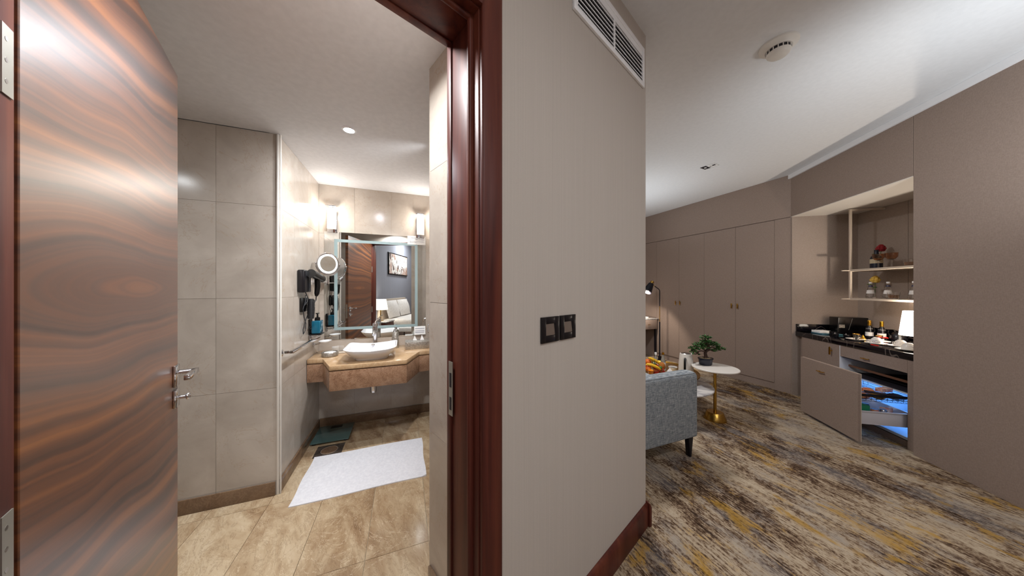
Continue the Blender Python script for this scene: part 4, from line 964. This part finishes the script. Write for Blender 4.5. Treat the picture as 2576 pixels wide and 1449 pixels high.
def cone_shade(m, p, d_, l, r0, r1):
    n = 24; u = d_.orthogonal().normalized(); w_ = d_.cross(u); vs = []
    for q, r in ((p, r0), (p+d_*l, r1), (p+d_*l, r1-.003), (p+d_*.004, r0-.003)):
        for i in range(n): t = 2*PI*i/n; vs.append(q+u*math.cos(t)*r+w_*math.sin(t)*r)
    fs = []
    for j in range(3):
        for i in range(n): fs.append((j*n+i, j*n+(i+1) % n, (j+1)*n+(i+1) % n, (j+1)*n+i))
    fs.append(tuple(range(n))); m.add(vs, fs)
m = MB(xf); cone_shade(m, hd+ax*.0, ax, .19, .048, .085); m.build('lamp_shade', M['dark_metal'], fl_)
m = MB(xf); m.ball(tuple(hd+ax*.10), .03); m.build('bulb', M['lamp_on'], fl_)
sp = lamp('floor_lamp_beam', 'SPOT', tuple(Vector((flx, fly, 0))+hd+ax*.17), 55, WARM, .04, spot=2.1, blend=.35)
sp.rotation_euler = Vector((-.05, .35, -.8)).to_track_quat('-Z', 'Y').to_euler()

# ------------------------------------------------------------------ bathroom: vanity
va = thing('vanity_counter', 'wall-hung brown marble vanity counter with a stepped front', 'vanity', tuple(pt(A, .56, .3, .59)))
prof = [(0.003, 0.004), (0.003, .393), (.13, .409), (.247, .717), (.847, .717), (.970, .408), (1.117, .393), (1.117, .004)]
m = MB(A); m.prism(prof, .762, .80); m.build('slab', M['vanity_top'], va, bevel=.004)
m = MB(A); m.prism([(0.003, .02), (0.003, .385), (.126, .400), (.243, .708), (.851, .708), (.966, .400), (1.117, .385), (1.117, .02)], .752, .7615); m.build('shadow_gap', M['base_marble'], va)
m = MB(A); i_ = [(0.003, .360), (0.003, .393), (.13, .409), (.247, .717), (.847, .717), (.970, .408), (1.117, .393), (1.117, .360), (.955, .375), (.832, .690), (.262, .690), (.145, .377)]
m.prism(i_, .590, .7515); m.build('apron', M['emperador'], va, bevel=.002)
tr = thing('bottle_trap', 'chrome waste trap poking out beneath the vanity', 'pipe', tuple(pt(A, .548, .42, .44)))
m = MB(TF(A, .548, .42, 0)); m.lathe([(0, .445), (.026, .447), (.028, .455), (.028, .56), (.02, .57), (.016, .75)], 20); m.build('trap', M['chrome'], tr)
m = MB(A); m.tube([(.548, .42, .60), (.548, .30, .62), (.548, .014, .62)], .014, 10); m.build('pipe', M['chrome'], tr)
# vessel sink
sk = thing('vessel_sink', 'white porcelain boat-shaped vessel sink on the vanity', 'sink', tuple(pt(A, .55, .53, .80)))
def sinkmesh(m):
    n = 48; rings = []
    def se(t, hx, hy, p): c_, s_ = math.cos(t), math.sin(t); return (hx*math.copysign(abs(c_)**(2/p), c_), hy*math.copysign(abs(s_)**(2/p), s_))
    def ring(hx, hy, p, z0, lift):
        r = []
        for i in range(n):
            t = 2*PI*i/n; x, y = se(t, hx, hy, p); r.append((x, y, z0+lift*(x/hx)**2*1.0))
        return r
    rings = [ring(.10, .08, 3, .0, 0), ring(.135, .10, 3, .0, 0), ring(.138, .103, 3, .012, 0), ring(.145, .112, 3, .022, 0.002), ring(.185, .165, 4.5, .062, .008), ring(.210, .198, 7, .092, .022),
             ring(.213, .201, 8, .100, .024), ring(.207, .195, 8, .103, .024), ring(.196, .185, 7, .098, .022), ring(.165, .150, 5, .055, .008), ring(.11, .10, 3, .026, .0), ring(.02, .02, 2, .020, 0)]
    vs = [v for r in rings for v in r]; fs = []
    for j in range(len(rings)-1):
        for i in range(n): fs.append((j*n+i, j*n+(i+1) % n, (j+1)*n+(i+1) % n, (j+1)*n+i))
    fs.append(tuple(range(n-1, -1, -1))); fs.append(tuple((len(rings)-1)*n+i for i in range(n)))
    m.add(vs, fs)
xs = TF(A, .55, .53, .8005); m = MB(xs); sinkmesh(m); m.build('basin', M['porcelain'], sk, ang=80)
m = MB(xs); m.cyl((-.01, .155, .078), (-.01, .171, .088), .017, n=20); m.cyl((-.01, .150, .075), (-.01, .1555, .078), .006, n=10); m.build('overflow', M['chrome'], sk)
m = MB(xs); m.lathe([(0, .0205), (.022, .0215), (.018, .026), (0, .028)], 20); m.build('drain_cap', M['chrome'], sk)
fc = thing('basin_mixer', 'tall chrome basin mixer tap behind the sink', 'tap', tuple(pt(A, .545, .22, .80)))
xt = TF(A, .545, .22, .80)
m = MB(xt); m.lathe([(0, 0), (.030, 0), (.030, .006), (.026, .012), (.021, .10), (.024, .18), (.025, .24), (0, .24)], 28); m.build('body', M['chrome'], fc)
m = MB(xt); m.tube([(0, -.01, .20), (0, -.06, .215), (0, -.11, .205), (0, -.135, .185)], [.018, .016, .015, .014], 12); m.build('spout', M['chrome'], fc)
m = MB(xt); m.lathe([(.026, .245), (.026, .275), (.022, .29), (0, .292)], 24); m.build('cap', M['chrome'], fc)
m = MB(xt); m.tube([(0, 0, .285), (.01, .02, .31), (.045, .03, .335)], [.007, .006, .005], 10); m.build('lever', M['chrome'], fc)
ds = item('soap_dispenser', A, .735, .13, .8005, [('bottle', lambda m: m.lathe([(0, 0), (.038, 0), (.040, .006), (.032, .14), (.024, .165), (.013, .172)], 24), M['silver'], {}), ('pump', lambda m: (m.lathe([(.014, .171), (.014, .19), (.005, .192), (.005, .215), (.010, .217), (.010, .226), (0, .228)], 16), m.tube([(0, 0, .222), (-.012, -.03, .22)], .004, 8)), M['chrome'], {})], 'silver hammered soap dispenser behind the right of the sink', 'dispenser')
tb = item('tissue_box', A, .965, .20, .8005, [('box', lambda m: m.box(-.13, .13, -.085, .085, 0, .078), M['silver'], dict(bevel=.003)), ('slot', lambda m: m.lathe([(0, .0785), (.06, .0785), (.055, .0805), (0, .0803)], 24, sx=1, sy=.4), M['steel'], {})], 'hammered silver tissue box on the right of the vanity', 'tissue box')
for dx in (-.03, .045):
    m = MB(TF(A, .965+dx, .20, .8812)); m.add([(-.022, -.004, 0), (.020, -.012, 0), (.012, .014, 0), (-.004, 0, .055)], [(0, 1, 3), (1, 2, 3), (2, 0, 3), (0, 2, 1)])
    m.build('tissue', M['paper'], tb, smooth=False)
item('silver_dish', A, .165, .305, .8005, [('dish', lambda m: m.lathe([(0, 0), (.060, 0), (.068, .006), (.070, .035), (.066, .042), (.060, .042), (.062, .008), (0, .006)], 32), M['silver'], {}), ('tea_light', lambda m: m.lathe([(0, .0065), (.05, .0065), (.05, .036), (0, .038)], 24), M['paper'], {})], 'round silver dish at the left front of the vanity', 'dish')
item('amenity_tray', A, .235, .17, .8005, [('tray', lambda m: m.box(-.13, .13, -.06, .06, 0, .012), M['edge_light'], dict(bevel=.003))], 'small pale tray between silver dish and sink', 'tray')
for k, (x, y, r, l) in enumerate(((.18, .17, .3, 'white sachet standing at the left of the amenity tray'), (.24, .155, -.2, 'white sachet with dark blue print in the middle of the tray'), (.30, .175, .5, 'white sachet with dark blue print nearest the sink'))):
    xf = TF(A, x, y, .813, r) @ Matrix.Rotation(.6, 4, 'X')
    t = thing('sachet', l, 'sachet', tuple(xf.translation), 'white sachets on the tray')
    m = MB(xf); pouch(.06, .075, .012)(m); m.build('packet', M['paper'], t)
    if k:
        m = MB(xf); m.add([(-.012, .0075, .03), (.02, .0075, .045), (.018, .0075, .056), (-.014, .0075, .044)], [(0, 1, 2, 3)]); m.build('print', M['print_blue'], t)
cd = tag(MB(A).prism_a([(.012, .915), (.030, .915), (.013, 1.006), (.010, 1.006)], .932, 1.055).build('notice_card', M['paper'], None, tuple(pt(A, .99, .02, .915))), 'white printed card on the mirror edge above the tissue box', 'card')
m = MB(A)
for zz in (.935, .952, .978): m.box(.942, 1.045, .029-(zz-.915)*.187+.0005, .030-(zz-.915)*.187+.0012, zz, zz+.004)
m.build('printed_lines', M['print_blue'], cd)

# mirror
mi = thing('vanity_mirror', 'large frameless mirror with frosted border above the vanity', 'mirror', tuple(pt(A, .55, .005, .90)))
m = MB(A); m.box(.049, 1.060, .0006, .0055, .905, 2.041); m.build('mirror_glass', M['mirror'], mi, smooth=False)
m = MB(A); o0, o1, q0, q1, b_ = .138, .970, 1.004, 1.966, .030
m.box(o0, o1, .0056, .0064, q1-b_, q1); m.box(o0, o1, .0056, .0064, q0, q0+b_); m.box(o0, o0+b_, .0056, .0064, q0+b_, q1-b_); m.box(o1-b_, o1, .0056, .0064, q0+b_, q1-b_); m.build('frosted_border', M['frost'], mi, smooth=False)
ns = thing('notice_plate', 'small white printed notice plate on the mirror top right', 'sign', tuple(pt(A, .96, .007, 1.951)))
m = MB(A); m.box(.86, 1.056, .0066, .0090, 1.951, 2.050); m.build('plate', M['paper'], ns)
m = MB(A); random.seed(3)
for row, (z, h_, x0) in enumerate(((2.026, .006, .90), (2.008, .006, .94), (1.985, .004, .885), (1.973, .004, .885))):
    x = x0
    while x < (1.04 if row < 3 else .955):
        l = random.uniform(.006, .016); m.box(x, min(x+l, 1.045), .0091, .0096, z, z+h_*random.uniform(.5, 1)); x += l+.003
m.build('print', M['print_blue'], ns)
m = MB(A)
for x, z in ((.868, 1.958), (1.048, 1.958), (.868, 2.043), (1.048, 2.043), (.958, 2.044), (.958, 1.957)): m.cyl((x, .009, z), (x, .0105, z), .003, n=8)
m.build('screw', M['steel'], ns)
# sconces
for s_, lab in ((.121, 'lit glass wall sconce left above the mirror'), (1.000, 'lit glass wall sconce right above the mirror')):
    sc_ = thing('wall_sconce', lab, 'wall light', tuple(pt(A, s_, .0, 2.07)), 'wall sconces above the mirror')
    m = MB(A); m.box(s_-.045, s_+.045, .0006, .018, 2.03, 2.25); m.build('back_plate', M['chrome'], sc_, bevel=.003)
    prof2 = [(s_+.040*math.cos(t), .040+.045*math.sin(t)) for t in [PI*k/12 for k in range(13)]]
    m = MB(A); m.prism([(s_-.040, .019), (s_+.040, .019)]+prof2, 2.065, 2.262); m.build('glass_shade', M['sconce_on'], sc_)
    m = MB(A); m.prism([(s_-.034, .022), (s_+.034, .022)]+[(s_+.034*math.cos(t), .04+.038*math.sin(t)) for t in [PI*k/12 for k in range(13)]], 2.2625, 2.268); m.build('lamp_opening', M['sconce_top'], sc_)
    m = MB(A); m.box(s_-.05, s_+.045, .019, .075, 2.292, 2.304); m.build('top_cap', M['chrome'], sc_, bevel=.002)
    m = MB(A); m.box(s_-.006, s_+.006, .0006, .019, 2.25, 2.304); m.build('bracket', M['chrome'], sc_)
    lamp('sconce_glow', 'POINT', tuple(pt(A, s_, .13, 2.22)), 4.2, (1.0, .95, .88), .03)

# ------------------------------------------------------------------ bathroom left wall fittings
hd_ = thing('hair_dryer', 'black wall-mounted hair dryer on the left marble wall', 'hair dryer', tuple(pt(L, .52, .04, 1.42)))
m = MB(L); m.box(.455, .632, .0006, .055, 1.412, 1.603); m.build('wall_holder', M['black_gloss'], hd_, bevel=.012, seg=3)
m = MB(L); m.cyl((.58, .085, 1.575), (.33, .105, 1.535), .036, .033, 20); m.build('barrel', M['black'], hd_)
m = MB(L); m.cyl((.33, .105, 1.535), (.322, .106, 1.5335), .034, .026, 20); m.build('nozzle_ring', M['steel'], hd_)
m = MB(L); m.tube([(.44, .095, 1.55), (.42, .092, 1.46), (.425, .088, 1.40), (.43, .085, 1.375)], [.024, .022, .020, .010], 12); m.build('handle', M['black'], hd_)
m = MB(L); m.tube([(.43, .085, 1.378), (.42, .08, 1.34), (.45, .06, 1.30)], .004, 6); m.tube([(.52, .03, 1.412), (.51, .04, 1.37), (.52, .04, 1.33), (.55, .03, 1.30)], .004, 6); m.build('cord', M['black_rubber'], hd_)
sb = thing('styling_brush', 'black styling brush and cord hung below the hair dryer', 'hair brush', tuple(pt(L, .50, .02, 1.15)))
m = MB(L); m.box(.415, .575, .0006, .025, 1.245, 1.365); m.build('wall_holder', M['black'], sb, bevel=.006)
m = MB(L); m.tube([(.485, .06, 1.355), (.485, .06, 1.27), (.488, .058, 1.18)], [.020, .028, .024], 14); m.build('brush_head', M['black_rubber'], sb)
m = MB(L)
for j in range(10):
    z = 1.195+j*.014
    for k in range(8):
        t = 2*PI*k/8; m.cyl((.486+.022*math.cos(t), .06+.022*math.sin(t), z), (.486+.034*math.cos(t), .06+.034*math.sin(t), z), .0022, .001, 5)
m.build('bristles', M['black'], sb, kind='stuff')
m = MB(L); m.tube([(.41, .05, 1.345), (.41, .05, 1.28), (.405, .05, 1.24)], [.018, .018, .010], 10); m.build('plug_body', M['black'], sb)
def loop(c_, r0, r1, x0, n=.03):
    return [(c_[0]+r0*math.sin(t), n+.01*math.sin(2*t), c_[1]+r1*math.cos(t)) for t in [x0+2*PI*k/20 for k in range(19)]]
m = MB(L); m.tube([(.52, .03, 1.39), (.53, .03, 1.33), (.59, .03, 1.27), (.56, .03, 1.20), (.515, .03, 1.14), (.535, .03, 1.08), (.58, .03, 1.06), (.585, .03, 1.10), (.55, .03, 1.145), (.50, .03, 1.19), (.49, .04, 1.22)], .0035, 6)
m.tube([(.41, .05, 1.25), (.44, .04, 1.18), (.42, .04, 1.12), (.37, .03, 1.10), (.34, .03, 1.13), (.37, .03, 1.19), (.405, .05, 1.25)], .0035, 6)
m.tube([(.40, .03, 1.125), (.37, .03, 1.10), (.36, .03, 1.085), (.40, .03, 1.075), (.42, .03, 1.09), (.39, .03, 1.11), (.345, .03, 1.10)], .003, 6); m.build('cord', M['black_rubber'], sb)
sp_ = thing('wall_soap_bottle', 'teal blue liquid soap bottle with black pump on wall bracket', 'soap bottle', tuple(pt(L, .29, .07, 1.02)))
m = MB(L); m.box(.27, .34, .0006, .016, 1.015, 1.16); m.box(.245, .365, .016, .105, 1.012, 1.027); m.build('bracket', M['black'], sp_, bevel=.003)
m = MB(L); m.box(.250, .360, .028, .098, 1.0275, 1.145); m.build('bottle', M['blue_soap'], sp_, bevel=.008, seg=3)
m = MB(TF(L, .305, .063, 0)); m.lathe([(.022, 1.1455), (.022, 1.172), (.008, 1.178), (.006, 1.206), (0, 1.206)], 18); m.box(-.035, .022, -.008, .008, 1.206, 1.215); m.build('pump', M['black'], sp_)
tr_ = thing('towel_rail', 'flat chrome towel rail on the left marble wall', 'towel rail', tuple(pt(L, .62, .05, .98)))
for s_, nm in ((.962, 'near'), (.300, 'far')):
    m = MB(L); m.box(s_-.024, s_+.024, .0006, .010, .957, 1.005); q_ = m.build('wall_plate', M['chrome'], tr_, bevel=.002)
    m = MB(L); m.box(s_-.009, s_+.009, .010, .060, .980, .998); m.build('post', M['chrome'], q_, bevel=.002)
m = MB(L); m.box(.285, .975, .060, .082, .979, .999); m.build('bar', M['chrome'], tr_, bevel=.002)
sd2 = thing('soap_dish', 'frosted glass soap dish on a chrome wall bracket', 'soap dish', tuple(pt(L, .22, .08, .91)))
m = MB(L); m.cyl((.20, .0006, .90), (.20, .012, .90), .022, n=20); m.tube([(.20, .012, .90), (.20, .04, .905), (.21, .06, .915)], .007, 8); m.build('bracket', M['chrome'], sd2)
m = MB(TF(L, .215, .105, .0)); m.lathe([(0, .912), (.035, .914), (.060, .930), (.064, .935), (.058, .934), (.03, .920), (0, .918)], 28, sx=1.1, sy=.85); m.build('dish', M['porcelain'], sd2)
mg = thing('magnifying_mirror', 'round chrome magnifying mirror on a swing arm', 'mirror', tuple(pt(L, .22, .12, 1.50)))
mc = pt(A, .136, .25, 1.685); to = (Vector((0.25, -.15, 1.5))-mc).normalized(); to = Vector((.90, -.44, -.03)).normalized()
rx = to.orthogonal().normalized(); ry = to.cross(rx)
def disc(m, c_, r, t0, t1, n=40):
    m.cyl(tuple(c_+to*t0), tuple(c_+to*t1), r, n=n)
def ringm(m, c_, r, th, n=40): m.tube([c_+rx*math.cos(2*PI*k/n)*r+ry*math.sin(2*PI*k/n)*r for k in range(n)], th, 8, closed=True)
m = MB(); disc(m, mc, .098, -.008, .0); m.build('backing', M['chrome'], mg)
m = MB(); disc(m, mc, .094, .0003, .0025); m.build('lit_border', base_mat('mirror_light_ring', .4, color='#dfe9e8'), mg)
m = MB(); disc(m, mc, .074, .0027, .004); m.build('mirror_glass', M['mirror'], mg)
m = MB(); ringm(m, mc, .101, .007); m.build('rim', M['chrome'], mg)
side = to.cross(Vector((0, 0, 1))).normalized(); upv = Vector((0, 0, 1))
m = MB(); m.tube([mc+side*.114*math.cos(t)-upv*.114*math.sin(t) for t in [PI*k/16 for k in range(17)]], .005, 8)
m.ball(tuple(mc+side*.112), .010); m.ball(tuple(mc-side*.112), .010); m.build('yoke', M['chrome'], mg)
jp = mc-upv*.114; jq = pt(L, .25, .14, 1.52)
m = MB(); m.cyl(tuple(jp), (jp.x, jp.y, 1.50), .006, n=10); m.cyl((jp.x, jp.y, 1.49), (jp.x, jp.y, 1.535), .013, n=14); m.build('swivel', M['chrome'], mg)
wp = pt(L, .21, .0, 1.50)
m = MB(); m.tube([Vector((jp.x, jp.y, 1.505)), pt(L, .21, .03, 1.505)], .006, 8); m.build('arm', M['chrome'], mg)
m = MB(L); m.cyl((.21, .0006, 1.505), (.21, .03, 1.505), .024, n=20); m.build('wall_mount', M['chrome'], mg)
# door pull / chrome robe ring at right side wall
rb = thing('chrome_wall_bracket', 'chrome paper holder on the right side wall by the tissue box', 'holder', tuple(pt(SH, .33, .02, 1.02)))
m = MB(SH); m.box(.30, .35, .0006, .012, 1.03, 1.09); m.build('wall_plate', M['chrome'], rb, bevel=.002)
m = MB(SH); m.tube([(.325, .012, 1.06), (.325, .055, 1.06), (.36, .065, 1.03), (.45, .065, 1.0)], .007, 8); m.build('arm', M['chrome'], rb)

# floor items
mt_ = MB(A); n_ = 26; vs = []; fs = []
for j in range(n_+1):
    for i in range(n_+1):
        u, v = i/n_, j/n_; x = .112+.872*u+.004*math.sin(9*v); y = .591+.580*v+.004*math.sin(7*u)
        z = .007+.002*math.sin(11*u+3*v)*math.sin(6*v)+(.010 if (u > .97 and v > .97) else 0); vs.append((x, y, z))
N_ = len(vs); vs += [(x, y, .0008) for x, y, z in vs]
for j in range(n_):
    for i in range(n_):
        q = [j*(n_+1)+i, j*(n_+1)+i+1, (j+1)*(n_+1)+i+1, (j+1)*(n_+1)+i]; fs.append(tuple(q)); fs.append(tuple(N_+k for k in reversed(q)))
bd = [j for j in range(n_+1)]+[(j+1)*(n_+1)-1 for j in range(1, n_+1)]+[n_*(n_+1)+i for i in range(n_-1, -1, -1)]+[j*(n_+1) for j in range(n_-1, 0, -1)]
for k in range(len(bd)): a1, b1_ = bd[k], bd[(k+1) % len(bd)]; fs.append((a1, b1_, N_+b1_, N_+a1))
mt_.add(vs, fs); tag(mt_.build('bath_mat', M['cotton'], None, tuple(pt(A, .55, .88, 0))), 'white cotton bath mat spread on the marble floor', 'bath mat')
scl = thing('bathroom_scale', 'teal-grey glass bathroom scale under the vanity', 'scale', tuple(pt(A, .178, .215, 0)))
m = MB(A); m.box(.022, .334, .045, .385, .016, .026); m.build('glass_plate', M['scale_glass'], scl, bevel=.003)
m = MB(A); m.box(.13, .23, .07, .12, .0262, .0272); m.build('display', M['black_gloss'], scl)
m = MB(A)
for x, y in ((.05, .075), (.305, .075), (.05, .355), (.305, .355)): m.cyl((x, y, .0005), (x, y, .0155), .018, n=16)
m.build('feet', M['black_rubber'], scl)
dn = thing('floor_drain', 'square dark floor drain plate with round cover', 'drain', tuple(pt(A, .203, .51, 0)))
m = MB(A); m.box(.096, .310, .413, .600, .0003, .0030); m.build('plate', M['drain'], dn)
m = MB(TF(A, .203, .506, .0031)); m.lathe([(0, .0), (.062, .0), (.062, .0018), (0, .0018)], 32); m.build('round_cover', M['base_marble'], dn)
m = MB(TF(A, .203, .506, .0031)); m.tube([(.064*math.cos(2*PI*k/32), .064*math.sin(2*PI*k/32), .0008) for k in range(32)], .001, 5, closed=True); m.build('ring', M['edge_light'], dn)

# ------------------------------------------------------------------ bedroom side (seen in the mirror)
pc = thing('framed_picture', 'black-framed abstract print reflected in the vanity mirror', 'picture', tuple(pt(AC, 2.95, .02, 1.70)))
m = MB(AC); m.box(2.25, 3.65, .0006, .03, 1.84, 2.48); m.build('frame', M['black'], pc, bevel=.003)
m = MB(AC); m.box(2.28, 3.62, .0302, .033, 1.87, 2.45); m.build('print', M['art'], pc)
ntb = thing('nightstand', 'dark nightstand beside the bed, reflected in the mirror', 'nightstand', tuple(pt(AC, 1.35, .25, 0)))
m = MB(AC); m.box(1.12, 1.60, .001, .45, .12, .60); m.build('body', M['mahogany'], ntb, bevel=.004)
m = MB(AC); m.box(1.10, 1.62, .001, .47, .601, .625); m.build('top', M['white_marble'], ntb, bevel=.003)
for x, y in ((1.15, .04), (1.55, .04), (1.15, .40), (1.55, .40)):
    m = MB(AC); m.cyl((x, y, 0), (x, y, .1195), .014, n=8); m.build('leg', M['dark_metal'], ntb)
bl_ = thing('bedside_lamp', 'bedside lamp with a white shade, reflected in the mirror', 'table lamp', tuple(pt(AC, 1.36, .22, .6255)))
xb = TF(AC, 1.36, .22, .6255)
m = MB(xb); m.lathe([(0, 0), (.07, 0), (.07, .012), (.015, .02), (.013, .33)], 24); m.build('base', M['brass'], bl_)
m = MB(xb); m.lathe([(.17, .28), (.13, .54), (.128, .54), (.168, .28)], 32); m.build('lamp_shade', M['shade_bed'], bl_)
lamp('bedside_glow', 'POINT', tuple(pt(AC, 1.36, .22, 1.03)), 6, WARM, .06)
bd_ = thing('bed', 'large bed with white linen, reflected in the mirror', 'bed', tuple(pt(AC, 2.65, 1.0, 0)))
m = MB(AC); m.box(1.72, 3.28, .08, 1.86, .05, .32); m.build('base', M['taupe'], bd_, bevel=.01)
m = MB(AC); m.box(1.70, 3.30, .10, 1.88, .321, .62); m.build('mattress', M['linen_white'], bd_, bevel=.06, seg=4)
m = MB(AC); m.box(1.62, 3.40, .001, .075, .0, 1.15); m.build('headboard', M['edge_light'], bd_, bevel=.02)
for x in (1.68, 2.48):
    xf = AC @ T(x+.42, .27, .64) @ Matrix.Rotation(.25, 4, 'X'); m = MB(xf); pouch(.76, .48, .20)(m)
    tag(m.build('pillow', M['linen_white'], None, tuple(xf.translation)), 'plump white pillow at the '+('left' if x < 2 else 'right')+' of the bed head', 'pillow', 'white bed pillows')
bn = thing('bed_bench', 'upholstered bench with black metal legs beside the bed', 'bench', tuple(pt(AC, 1.4, 1.2, 0)))
m = MB(AC); m.box(1.0, 1.45, .75, 1.25, .40, .50); m.build('seat', M['linen_white'], bn, bevel=.02)
for x, y in ((1.05, .80), (1.40, .80), (1.05, 1.2), (1.40, 1.2)):
    m = MB(AC); m.cyl((x, y, .3995), (x, y, 0), .012, .010, 8); m.build('leg', M['dark_metal'], bn)
